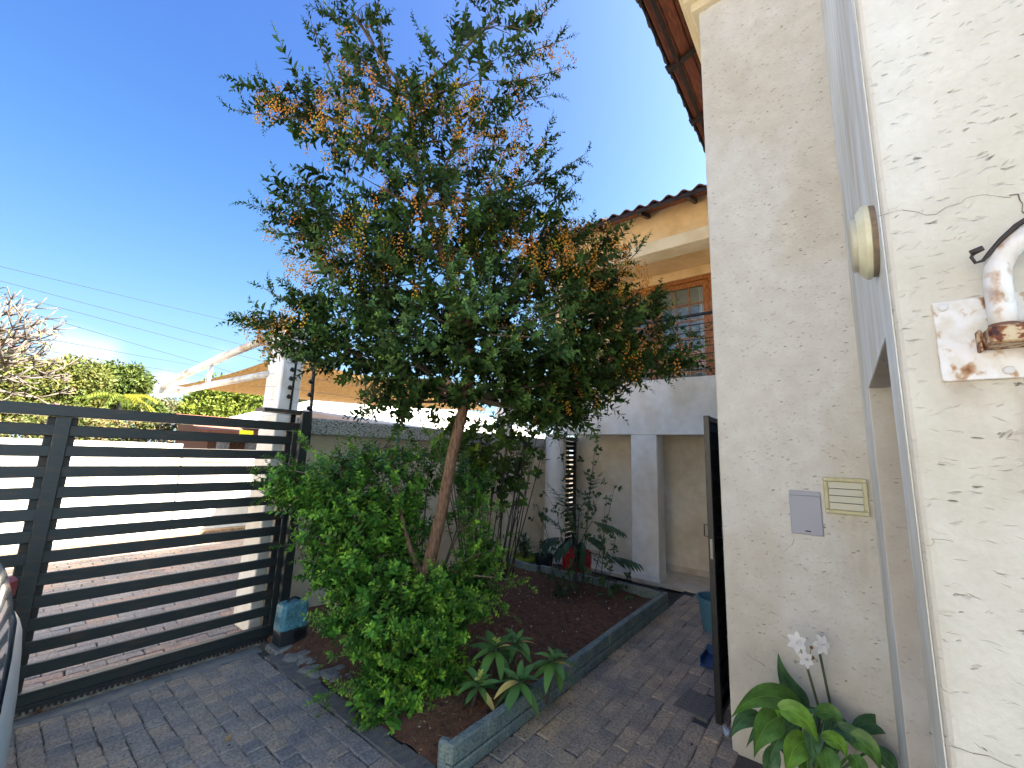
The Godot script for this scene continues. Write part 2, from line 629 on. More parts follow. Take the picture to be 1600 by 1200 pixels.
func build_grounds():
	var earth := stained(M(lin(0.20, 0.14, 0.09), 0.95, "grain", Vector3(0.7, 0.7, 0.7)), "grain", Vector3(0.05, 0.05, 0.05))
	slab("ground", -250, 250, -250, 250, -0.06, earth)
	# courtyard driveway of small square setts
	var bed := slab("driveway_paving", -6.0, 1.70, -3.9, 6.0, -0.012, mat.joint)
	var tints := [Color(0.418, 0.356, 0.334), Color(0.486, 0.389, 0.334), Color(0.365, 0.318, 0.310), Color(0.537, 0.412, 0.334), Color(0.447, 0.365, 0.322)]
	var ms := paving_mats(tints)
	var cm := stained(M(Color.WHITE, 0.8, "grain", Vector3(3.1, 3.1, 3.1), "grain_h", 0.16), "dust", Vector3(0.8, 0.8, 0.8))
	cm.vertex_color_use_as_albedo = true
	var sq := [paver_mesh(0.0925, 0.0925, 0.04, 1), paver_mesh(0.0925, 0.0925, 0.04, 2), paver_mesh(0.0925, 0.0925, 0.04, 3), paver_mesh(0.0925, 0.0925, 0.04, 4)]
	rng.seed = 7
	var spots := []
	for i in 36:
		var x := 1.515 - i * 0.0935
		var off := rng.randf_range(0.0, 0.0935)
		for j in 42:
			var z := -3.70 + j * 0.0935 + off
			if z > -3.72:
				spots.append([Vector3(x, -0.04, z), 0.0])
	pave(bed, spots, sq, ms, cm, tints, 300, 0.0, 9)
	# the path of oblong pavers to the house
	var bed2 := slab("path_paving", 1.70, 5.66, -1.66, 6.0, -0.010, mat.joint)
	var t2 := [Color(0.560, 0.458, 0.349), Color(0.650, 0.520, 0.378), Color(0.507, 0.426, 0.342), Color(0.703, 0.546, 0.378)]
	var ob := [paver_mesh(0.205, 0.092, 0.04, 11), paver_mesh(0.205, 0.092, 0.04, 12), paver_mesh(0.205, 0.092, 0.04, 13)]
	spots = []
	for j in 18:
		var z := -1.568 + j * 0.0945
		var off := 0.1035 * (j % 2) + rng.randf_range(-0.01, 0.01)
		for i in 21:
			var x := 1.62 + i * 0.2085 + off
			if x > 5.58 or (x > 2.72 and z > -0.56) or (x > 3.06 and x < 3.36 and z > -1.0 and z < -0.74):
				continue
			spots.append([Vector3(x, -0.04, z), 0.0])
	pave(bed2, spots, ob, paving_mats(t2), cm, t2, 300, 0.0, 10)
	# street side: pinkish clay pavers
	var bed3 := slab("street_paving", -14.0, 16.0, -8.86, -3.9, -0.014, mat.joint)
	var t3 := [Color(0.574, 0.432, 0.360), Color(0.527, 0.445, 0.401), Color(0.622, 0.484, 0.414), Color(0.478, 0.419, 0.388), Color(0.669, 0.445, 0.345)]
	var ob3 := [paver_mesh(0.205, 0.1, 0.04, 21), paver_mesh(0.205, 0.1, 0.04, 22)]
	spots = []
	for j in 48:
		var z := -4.0 - j * 0.1015
		var off := 0.1035 * (j % 2)
		for i in 58:
			spots.append([Vector3(-4.0 + i * 0.2085 + off, -0.04, z), 0.0])
	var cm3 := stained(M(Color.WHITE, 0.85, "grain", Vector3(2.1, 2.1, 2.1), "grain_h", 0.1), "dust", Vector3(0.3, 0.3, 0.3))
	cm3.vertex_color_use_as_albedo = true
	pave(bed3, spots, ob3, paving_mats(t3, Vector3(0.3, 0.3, 0.3)), cm3, t3, 300, -0.001, 12)
	# concrete strips beside the rail and the bed
	rng.seed = 14
	var b := MB.new()
	for i in 30:
		var x0 := -2.6 + i * 0.14
		var e0 := -3.665 + 0.02 * sin(i * 1.7) + rng.randf_range(-0.006, 0.006)
		b.box(Vector3(x0 + 0.07, -0.004, (e0 - 3.80) * 0.5), Vector3(0.142, 0.016, absf(e0 + 3.80)), 0.003)
	var st := M(lin(0.16, 0.16, 0.175), 0.75, "dust", Vector3(2, 2, 2), "grain_h", 0.15)
	struct("concrete_strip", b, st)
	b = MB.new()
	for i in 17:
		var z0 := -3.56 + i * 0.13
		b.box(Vector3(1.618 + 0.008 * sin(i * 2.1), 0.0, z0 + 0.065), Vector3(0.105 + rng.randf_range(-0.012, 0.012), 0.02 + rng.randf_range(0, 0.01), 0.131), 0.005, Basis(Vector3.BACK, rng.randf_range(-0.04, 0.08)))
	struct("concrete_kerb", b, M(lin(0.15, 0.135, 0.125), 0.85, "dust", Vector3(3, 3, 3), "grain_h", 0.4))
	# rough cement left along the bed near the gate motor
	b = MB.new(true)
	for i in 26:
		var p := Vector3(rng.randf_range(1.68, 1.86), 0.012, rng.randf_range(-3.5, -2.75))
		b.lathe([Vector2(0.05, -0.02), Vector2(0.045, 0.012), Vector2(0.02, 0.022), Vector2(0, 0.024)], 7, Transform3D(Basis(Vector3.UP, rng.randf() * 6).scaled(Vector3(rng.randf_range(0.5, 1.5), 1, rng.randf_range(0.6, 1.6))), p))
	struct("cement_spill", b, M(lin(0.32, 0.29, 0.26), 0.95, "mould", Vector3(6, 6, 6), "grain_h", 0.5))


# ------------------------------------------------------------------ house
func rounded(poly: Array, corner: int, r: float) -> PackedVector2Array:   # rounds one corner of a polygon
	var out := PackedVector2Array()
	for i in poly.size():
		var p: Vector2 = poly[i]
		if i != corner:
			out.append(p)
			continue
		var a: Vector2 = (poly[posmod(i - 1, poly.size())] - p).normalized() * r + p
		var c: Vector2 = (poly[(i + 1) % poly.size()] - p).normalized() * r + p
		for k in 5:
			var t := k / 4.0
			out.append(a * (1 - t) * (1 - t) + p * 2 * t * (1 - t) + c * t * t)
	return out


func roof_plane(b: MB, o: Vector3, along: Vector3, up: Vector3, n_along: int, n_up: int, w: float):   # rolls of barrel tiles as one corrugated skin
	for i in n_along:
		for k in 6:
			var t0 := (i + k / 6.0) * w
			var t1 := (i + (k + 1) / 6.0) * w
			var h0 := 0.028 * cos(TAU * k / 6.0)
			var h1 := 0.028 * cos(TAU * (k + 1) / 6.0)
			for j in n_up:
				var u0 := j * 0.36
				var u1 := (j + 1) * 0.36
				var lift := 0.02
				var a := o + along * t0 + up * u0 + Vector3(0, h0 + lift, 0)
				var c := o + along * t1 + up * u0 + Vector3(0, h1 + lift, 0)
				var d := o + along * t1 + up * u1 + Vector3(0, h1, 0)
				var e := o + along * t0 + up * u1 + Vector3(0, h0, 0)
				b.quad(a, c, d, e)


func eave_tile(parent: Node, o: Vector3, along: Vector3, up: Vector3, w: float, m: Material):   # one barrel tile with its thickness
	var b := MB.new()
	var top := []
	var low := []
	for k in 9:
		var t := k / 8.0
		var h := 0.028 * cos(TAU * t) + 0.036
		top.append(o + along * (t * w) + Vector3(0, h, 0))
		low.append(o + along * (t * w) + Vector3(0, h - 0.017, 0))
	var back := up * 0.42
	for k in 8:
		var mid: Vector3 = (top[k] + low[k + 1]) * 0.5 + back * 0.5
		b.face([top[k], top[k + 1], top[k + 1] + back, top[k] + back], mid)
		b.face([low[k], low[k + 1], low[k + 1] + back, low[k] + back], mid)
		b.face([top[k], top[k + 1], low[k + 1], low[k]], mid)
	put("tile", b, m, parent)


func build_house():
	var h := thing("house", "cream plastered double storey house with brown tiled roof, wooden eaves and balcony", "house", Vector3(2.87, 0, 0))
	# entrance block beside the camera, with its door recess
	var b := MB.new()
	var notch := [Vector2(1.167, 0.11), Vector2(1.365, 0.11), Vector2(1.365, 0.42), Vector2(2.25, 0.42), Vector2(2.25, 0.11), Vector2(3.3, 0.11), Vector2(3.3, 6.0), Vector2(1.167, 6.0)]
	b.prism(rounded(notch, 0, 0.02), -0.06, 1.92)
	var full := [Vector2(1.167, 0.11), Vector2(8.0, 0.11), Vector2(8.0, 6.0), Vector2(1.167, 6.0)]  # upper part made tall and long beyond view to shade the courtyard
	b.prism(rounded(full, 0, 0.02), 1.92, 7.6)
	put("entrance_block", b, mat.plaster, h)
	for q in [[1.189, 1.362, 0.0, 7.5], [2.253, 2.868, 0.0, 7.5], [1.362, 2.253, 1.923, 7.5]]:
		b = MB.new()
		b.span(Vector3(q[0], q[2], 0.108), Vector3(q[1], q[3], 0.112))
		put("smooth_skylit_render", b, mat.skylit_render, h)
	var door := MB.new()
	door.span(Vector3(1.37, 0.0, 0.335), Vector3(2.245, 1.915, 0.375), 0.004)
	var dd := put("door", door, mat.red_wood, h)
	for q in [[1.37, 1.43, 0.0, 1.915], [2.185, 2.245, 0.0, 1.915], [1.43, 2.185, 1.855, 1.915]]:
		var f := MB.new()
		f.span(Vector3(q[0], q[2], 0.31), Vector3(q[1], q[3], 0.334), 0.004)
		put("door_frame", f, mat.red_wood, dd)
	# the wing with the tall plain wall
	b = MB.new()
	var wing := [Vector2(2.87, -0.607), Vector2(14, -0.607), Vector2(14, 5.0), Vector2(2.87, 5.0)]
	b.prism(rounded(wing, 0, 0.012), -0.06, 4.95)
	put("wing_wall", b, mat.plaster, h)
	for q in [[0.045, 4.95, 5.02], [0.085, 5.02, 5.10], [0.125, 5.10, 5.2]]:
		b = MB.new()
		b.span(Vector3(2.87 - q[0], q[1], -0.607 - q[0]), Vector3(5.70, q[2], 0.105), 0.006)
		put("cornice", b, mat.cornice, h)
	# roof over the wing: eave above the path
	var tilt := tan(deg_to_rad(20.0))
	var roof := MB.new()
	roof_plane(roof, Vector3(2.42, 5.20, -0.64), Vector3(1, 0, 0), Vector3(0, tilt, 1).normalized(), 58, 9, 0.2)
	var ru := Vector3(0, tilt, 1).normalized()
	for j in [0]:
		var oz := Vector3(2.42, 5.20 + 3.2 * 0.34, -0.64 + 3.2 * 0.94)
		roof.quad(oz, oz + Vector3(11.6, 0, 0), oz + Vector3(11.6, -1.2, 3.5), oz + Vector3(0, -1.2, 3.5))
	var rf := put("roof", roof, mat.roof, h)
	for i in 18:
		eave_tile(rf, Vector3(2.42 + i * 0.2, 5.18, -1.01), Vector3(1, 0, 0), ru, 0.2, mat.roof)
	for i in 5:
		b = MB.new()
		var z0 := -0.965 + i * 0.088
		b.box(Vector3(4.05, 5.155 + (z0 + 1.01) * tilt, z0 + 0.042), Vector3(3.4, 0.014, 0.086), 0.002, Basis(Vector3.RIGHT, -deg_to_rad(20)))
		put("eave_board", b, mat.roof_wood, rf)
	b = MB.new()
	b.box(Vector3(4.05, 5.135, -0.90), Vector3(3.4, 0.03, 0.035), 0.003)
	put("batten", b, mat.rafter, rf)
	b = MB.new()
	b.box(Vector3(4.05, 5.17, -0.985), Vector3(3.5, 0.05, 0.018), 0.003)
	put("fascia", b, mat.rafter, rf)
	for x in [2.62, 3.38, 4.14, 4.90, 5.5]:
		b = MB.new()
		b.box(Vector3(x, 5.135 + 0.2 * tilt, -0.80), Vector3(0.05, 0.07, 0.44), 0.003, Basis(Vector3.RIGHT, -deg_to_rad(20)))
		put("rafter", b, mat.rafter, rf)
	build_balcony_wing(h, tilt)


func build_balcony_wing(h: Node3D, tilt: float):
	var b := MB.new()   # rooms behind: ground storey, upper storey with the door niche
	b.span(Vector3(6.42, -0.06, -3.68), Vector3(14, 2.28, -0.61))
	put("passage_wall", b, mat.niche, h)
	b = MB.new()
	b.span(Vector3(7.3, 2.28, -3.65), Vector3(14, 5.3, -0.61))
	b.span(Vector3(6.9, 2.28, -3.65), Vector3(7.3, 5.3, -3.22))
	b.span(Vector3(6.9, 2.28, -1.44), Vector3(7.3, 5.3, -0.61))
	b.span(Vector3(6.9, 4.62, -3.22), Vector3(7.3, 5.3, -1.44))
	put("balcony_back_wall", b, mat.plaster_warm_bounce, h)
	b = MB.new()
	b.span(Vector3(7.0, 2.5, -3.21), Vector3(7.29, 4.61, -1.45))
	# the parapet and the beam over the passage
	b = MB.new()
	b.span(Vector3(5.68, 1.92, -3.65), Vector3(5.96, 2.685, -0.612), 0.008)
	put("parapet", b, mat.plaster_white, h)
	b = MB.new()
	b.span(Vector3(5.96, 2.28, -3.65), Vector3(6.9, 2.5, -0.612))
	put("balcony_floor", b, mat.concrete, h)
	for q in [[-2.34, -1.972], [-0.95, -0.612]]:
		b = MB.new()
		b.span(Vector3(5.683, -0.05, q[0]), Vector3(5.957, 1.92, q[1]), 0.008)
		var p := put("pillar", b, mat.plaster_white, h)
		b = MB.new()
		b.span(Vector3(5.672, -0.04, q[0] - 0.008), Vector3(5.967, 0.085, q[1] + 0.008), 0.006)
		put("plinth", b, mat.plaster_white, p)
	b = MB.new()
	b.lathe([Vector2(0.165, -0.05), Vector2(0.165, 1.92)], 28, Transform3D(Basis(), Vector3(5.83, 0, -3.68)))
	put("column", b, mat.plaster_white, h)
	# upper storey: corner post, lintel, moulding, frieze
	b = MB.new()
	b.span(Vector3(5.69, 2.685, -3.65), Vector3(5.95, 4.58, -3.38), 0.008)
	put("corner_post", b, mat.plaster_warm_bounce, h)
	b = MB.new()
	b.span(Vector3(5.66, 4.58, -3.67), Vector3(5.97, 4.765, -0.612), 0.006)
	put("lintel", b, mat.cornice, h)
	b = MB.new()
	b.span(Vector3(5.675, 4.765, -3.66), Vector3(5.96, 4.83, -0.612), 0.004)
	put("moulding", b, mat.plaster_warm_bounce, h)
	b = MB.new()
	b.span(Vector3(5.69, 4.83, -3.65), Vector3(5.95, 5.235, -0.612))
	put("frieze", b, mat.plaster_warm_bounce, h)
	b = MB.new()
	b.span(Vector3(5.95, 4.78, -3.65), Vector3(6.9, 4.84, -0.612))
	put("balcony_ceiling", b, mat.plaster_warm_bounce, h)
	# tiles of the passage floor, skirting
	var k := 0
	for i in 2:
		for j in 7:
			b = MB.new()
			b.span(Vector3(5.665 + i * 0.382, -0.03, -3.5 + j * 0.415), Vector3(5.665 + i * 0.382 + 0.378, 0.018, -3.5 + j * 0.415 + 0.411), 0.002)
			put("floor_tile", b, mat.tile, h)
	for j in 7:
		b = MB.new()
		b.span(Vector3(6.408, 0.018, -3.5 + j * 0.415), Vector3(6.419, 0.098, -3.5 + j * 0.415 + 0.412), 0.002)
		put("skirting_tile", b, mat.tile, h)
	# slatted screen at the passage end
	b = MB.new()
	b.span(Vector3(5.97, 0.03, -3.66), Vector3(6.02, 1.9, -3.62), 0.003)
	b.span(Vector3(6.36, 0.03, -3.66), Vector3(6.41, 1.9, -3.62), 0.003)
	var screen := put("screen_frame", b, mat.gate, h)
	for i in 24:
		b = MB.new()
		b.box(Vector3(6.19, 0.08 + i * 0.078, -3.64), Vector3(0.34, 0.058, 0.018), 0.003)
		put("slat", b, mat.gate_back, screen)
	# roof of this wing, eave facing the courtyard
	var up := Vector3(1, tilt, 0).normalized()
	var roof := MB.new()
	roof_plane(roof, Vector3(5.62, 5.10 + 0.37 * tilt, -1.0), Vector3(0, 0, -1), up, 15, 10, 0.2)
	var rf := put("roof", roof, mat.roof, h)
	for i in 15:
		eave_tile(rf, Vector3(5.25, 5.085, -1.0 - i * 0.2), Vector3(0, 0, -1), up, 0.2, mat.roof)
	b = MB.new()
	b.box(Vector3(5.285, 5.075, -2.47), Vector3(0.02, 0.06, 2.95), 0.003)
	put("fascia", b, mat.rafter, rf)
	b = MB.new()
	b.box(Vector3(5.50, 5.095 + 0.22 * tilt, -2.47), Vector3(0.42, 0.014, 2.95), 0.0, Basis(Vector3.BACK, deg_to_rad(20)))
	put("eave_board", b, mat.roof_wood, rf)
	for z in [-1.35, -2.02, -2.72, -3.4]:
		b = MB.new()
		b.box(Vector3(5.50, 5.045 + 0.22 * tilt, z), Vector3(0.40, 0.075, 0.05), 0.003, Basis(Vector3.BACK, deg_to_rad(20)))
		put("rafter", b, mat.rafter, rf)
	# balcony railing
	b = MB.new()
	b.box(Vector3(5.73, 3.545, -1.99), Vector3(0.045, 0.035, 2.75), 0.006)
	var rail := put("railing", b, mat.black, h)
	for i in 8:
		b = MB.new()
		var y := 3.41 - i * 0.104
		b.tube([Vector3(5.73, y, -3.37), Vector3(5.73, y, -0.615)], [0.0065], 6)
		put("rail_bar", b, mat.black, rail)
	for z in [-3.36, -0.64]:
		b = MB.new()
		b.span(Vector3(5.715, 2.685, z - 0.015), Vector3(5.745, 3.53, z + 0.015), 0.002)
		put("rail_post", b, mat.black, rail)
	# french doors of varnished wood
	var fd := MB.new()
	for q in [[-3.22, -3.15, 2.5, 4.62], [-1.51, -1.44, 2.5, 4.62], [-3.15, -1.51, 4.55, 4.62], [-2.42, -2.36, 2.5, 4.55]]:
		fd.span(Vector3(6.93, q[2], q[0]), Vector3(7.0, q[3], q[1]), 0.005)
	var dr := put("french_door", fd, mat.door_wood, h)
	for leaf in [[-2.36, -1.51], [-3.15, -2.42]]:
		var z0: float = leaf[0]
		var z1: float = leaf[1]
		var f := MB.new()
		f.span(Vector3(6.95, 2.5, z0 + 0.004), Vector3(6.985, 4.545, z0 + 0.09), 0.004)
		f.span(Vector3(6.95, 2.5, z1 - 0.09), Vector3(6.985, 4.545, z1 - 0.004), 0.004)
		f.span(Vector3(6.951, 4.455, z0 + 0.09), Vector3(6.984, 4.545, z1 - 0.09), 0.004)
		f.span(Vector3(6.951, 2.5, z0 + 0.09), Vector3(6.984, 2.72, z1 - 0.09), 0.004)
		var cw := (z1 - z0 - 0.18) / 3.0
		for c in [1, 2]:
			f.span(Vector3(6.956, 2.72, z0 + 0.09 + cw * c - 0.011), Vector3(6.98, 4.455, z0 + 0.09 + cw * c + 0.011), 0.003)
		for r in [1, 2, 3, 4, 5]:
			var y = 2.72 + 1.735 * r / 6.0
			f.span(Vector3(6.958, y - 0.011, z0 + 0.09), Vector3(6.978, y + 0.011, z1 - 0.09), 0.003)
		put("door_leaf", f, mat.door_wood, dr)
		for c in 3:
			for r in 6:
				var g := MB.new()
				var y0 := 2.72 + 1.735 * r / 6.0
				g.span(Vector3(6.966, y0 + 0.008, z0 + 0.09 + cw * c + 0.008), Vector3(6.970, y0 + 1.735 / 6.0 - 0.008, z0 + 0.09 + cw * (c + 1) - 0.008))
				put("pane", g, mat.glass, dr)
	var cu := MB.new(true)
	for i in 12:
		var z0 := -1.70 + i * 0.02
		cu.quad(Vector3(7.12 + 0.015 * sin(i * 1.9), 2.55, z0), Vector3(7.12 + 0.015 * sin((i + 1) * 1.9), 2.55, z0 + 0.02), Vector3(7.12 + 0.015 * sin((i + 1) * 1.9), 4.5, z0 + 0.02), Vector3(7.12 + 0.015 * sin(i * 1.9), 4.5, z0))
	put("curtain", cu, mat.curtain, dr)
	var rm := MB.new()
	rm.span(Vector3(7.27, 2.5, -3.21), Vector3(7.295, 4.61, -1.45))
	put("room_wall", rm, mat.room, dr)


# ------------------------------------------------------------------ boundary wall, carport, street
func build_boundary():
	var w := thing("boundary_wall", "cream courtyard wall with stained pale coping behind the shrubs", "wall", Vector3(3.7, 0, -4.15))
	var b := MB.new()
	b.span(Vector3(1.845, -0.06, -4.27), Vector3(6.9, 1.705, -4.05))
	put("wall_panel", b, mat.niche, w)
	b = MB.new()
	b.span(Vector3(1.85, 1.705, -4.34), Vector3(6.92, 1.868, -3.965), 0.012)
	put("coping", b, mat.coping, w)
	# unseen wall added left of the gate to bounce sunlight into the courtyard
	var lw := thing("added_bounce_wall", "unseen plain cream wall added along the drive to bounce sunlight", "wall", Vector3(-5.6, 0, -1))
	b = MB.new()
	b.span(Vector3(-9.0, -0.06, -4.27), Vector3(-5.3, 2.3, -4.05), 0.006)
	b.span(Vector3(-5.6, -0.06, -4.04), Vector3(-5.38, 2.3, 2.0), 0.006)
	put("wall_panel", b, mat.plaster_white, lw)
	var nb := thing("added_bounce_house", "unseen white two storey house added beyond the drive wall to bounce sunlight", "house", Vector3(-8.5, 0, -2))  # house added out of view to throw sunlight onto the courtyard walls
	b = MB.new()
	b.span(Vector3(-15, -0.06, -9.5), Vector3(-7.6, 6.2, 0.5), 0.01)
	put("wall", b, mat.plaster_white, nb)
	for fl in 2:
		for i in 2:
			b = MB.new()
			b.span(Vector3(-7.605, 0.95 + 2.9 * fl, -7.6 + i * 4.2), Vector3(-7.55, 2.2 + 2.9 * fl, -6.2 + i * 4.2), 0.01)
			var wn := put("window", b, mat.door_wood, nb)
			b = MB.new()
			b.span(Vector3(-7.56, 1.03 + 2.9 * fl, -7.52 + i * 4.2), Vector3(-7.545, 2.12 + 2.9 * fl, -6.28 + i * 4.2))
			put("pane", b, M(lin(0.05, 0.06, 0.07), 0.08), wn)
	b = MB.new()
	b.quad(Vector3(-7.0, 6.15, 1.0), Vector3(-7.0, 6.15, -10), Vector3(-11.3, 8.0, -10), Vector3(-11.3, 8.0, 1.0))
	b.quad(Vector3(-15.6, 6.15, -10), Vector3(-15.6, 6.15, 1.0), Vector3(-11.3, 8.0, 1.0), Vector3(-11.3, 8.0, -10))
	put("roof", b, mat.roof, nb)
	var p := thing("gate_pier", "white carport column rising from a rough plastered pier at the gate end", "column", Vector3(1.74, 0, -4.27))
	b = MB.new()
	b.span(Vector3(1.64, -0.06, -4.45), Vector3(1.843, 1.87, -4.09), 0.008)
	put("pier_base", b, mat.coping_light if mat.has("coping_light") else mat.plaster_white, p)
	b = MB.new()
	b.span(Vector3(1.645, 1.87, -4.445), Vector3(1.835, 2.82, -4.10), 0.01)
	put("column", b, mat.white_post, p)
	var p2 := thing("white_column", "white column standing behind the boundary wall beyond the berry tree", "column", Vector3(5.6, 0, -4.6))
	b = MB.new()
	b.span(Vector3(5.5, -0.06, -4.72), Vector3(5.7, 3.1, -4.5), 0.01)
	put("shaft", b, mat.white_post, p2)
	# cantilever truss and shade cloth
	var t := thing("carport_truss", "long white tubular carport truss with rust patches reaching out from the column", "carport", Vector3(1.7, 2.3, -4.4))
	b = MB.new(true)
	b.tube([Vector3(1.66, 2.69, -4.40), Vector3(1.52, 2.55, -5.3), Vector3(1.31, 2.32, -6.45), Vector3(1.30, 2.27, -6.6)], [0.042], 10)
	put("upper_chord", b, mat.white_metal, t)
	b = MB.new(true)
	b.tube([Vector3(1.66, 2.29, -4.40), Vector3(1.50, 2.24, -5.4), Vector3(1.28, 2.15, -6.62)], [0.036], 10)
	put("lower_chord", b, mat.white_metal, t)
	b = MB.new(true)
	b.tube([Vector3(1.475, 2.50, -5.58), Vector3(1.465, 2.22, -5.58)], [0.025], 8)
	put("strut", b, mat.white_metal, t)
	b = MB.new()
	b.box(Vector3(1.285, 2.22, -6.62), Vector3(0.07, 0.18, 0.05), 0.006)
	put("end_plate", b, mat.white_metal, t)
	var s := thing("shade_cloth", "tan fabric shade sail stretched over the parking beyond the gate", "shade sail", Vector3(4, 2.6, -11))
	b = MB.new(true)
	var c0 := at(272, 603, 9.0)
	var c1 := at(445, 553, 8.2)
	var c2 := at(700, 590, 8.6)
	var c3 := at(760, 642, 14.0)
	var n := 14
	var grid := []
	for i in n + 1:
		var row := []
		for j in n + 1:
			var u := float(i) / n
			var v := float(j) / n
			var top: Vector3 = bez(c0, (c0 + c1) * 0.5 - Vector3(0, 0.16, 0), c1, 1)[0]
			var e0 := c0 * (1 - u) * (1 - u) + ((c0 + c1) * 0.5 - Vector3(0, 0.17, 0)) * 2 * u * (1 - u) + c1 * u * u
			var e1 := c0.lerp(c3, u) - Vector3(0, 0.10 * sin(PI * u), 0)
			if u > 0.5:
				pass
			row.append(e0.lerp(e1, v) - Vector3(0, 0.12 * sin(PI * v) * u, 0))
		grid.append(row)
	for i in n:
		for j in n:
			b.quad(grid[i][j], grid[i + 1][j], grid[i + 1][j + 1], grid[i][j + 1])
	for i in n:
		for j in n:
			var q := []
			for k in [[i, j], [i + 1, j], [i + 1, j + 1], [i, j + 1]]:
				var u := float(k[0]) / n
				var v := float(k[1]) / n
				var e0 := c1.lerp(c2, u) - Vector3(0, 0.2 * sin(PI * u), 0)
				q.append(e0.lerp(c3, v) - Vector3(0, 0.12 * sin(PI * v) * (1 - u), 0))
			b.quad(q[0], q[1], q[2], q[3])
	var cloth := M(lin(0.20, 0.115, 0.042), 0.9, "grain", Vector3(0.8, 0.8, 0.8))
	cloth.backlight_enabled = true
	cloth.backlight = Color(0.95, 0.95, 0.95)
	put("cloth", b, cloth, s)
	# electric fence brackets on the wall end
	var black = mat.black
	var spots := [[Vector3(1.905, 1.60, -3.955), Vector3(1.875, 2.62, -3.985), 7], [Vector3(1.76, 1.90, -4.11), Vector3(1.765, 2.60, -4.11), 5], [Vector3(1.70, 1.905, -4.2), Vector3(1.688, 2.70, -4.2), 6]]
	var names := ["black electric fence post nearest the courtyard, fixed to the coping end", "black electric fence post in the middle of the three by the gate pier", "black electric fence post closest to the white column"]
	for i in 3:
		var e := thing("electric_fence_post", names[i], "fence post", spots[i][0], "electric fence posts at the wall end")
		var a: Vector3 = spots[i][0]
		var z: Vector3 = spots[i][1]
		b = MB.new()
		b.box((a + z) * 0.5, Vector3(0.024, (z - a).length(), 0.024), 0.003, frame_y(z - a))
		put("upright", b, black, e)
		for k in spots[i][2]:
			b = MB.new(true)
			var c := a.lerp(z, 0.22 + 0.125 * k) + Vector3(-0.028, 0, 0.012)
			b.lathe([Vector2(0, -0.02), Vector2(0.018, -0.016), Vector2(0.022, -0.004), Vector2(0.012, 0.0), Vector2(0.022, 0.004), Vector2(0.018, 0.016), Vector2(0, 0.02)], 10, Transform3D(Basis(Vector3.BACK, 1.2), c))
			put("insulator", b, black, e)
	var wires := thing("electric_fence_wires", "thin steel fence wires strung between the black posts across the white column", "wire", Vector3(1.75, 2.2, -4.1))
	for k in 5:
		b = MB.new()
		var y := 2.02 + k * 0.125
		b.tube([Vector3(1.50, y - 0.015, -4.32), Vector3(1.672, y, -4.17), Vector3(1.87, y - 0.03, -3.97), Vector3(3.6, y - 0.02, -4.02), Vector3(5.7, y, -4.05)], [0.0016], 4)
		put("wire", b, mat.steel, wires)


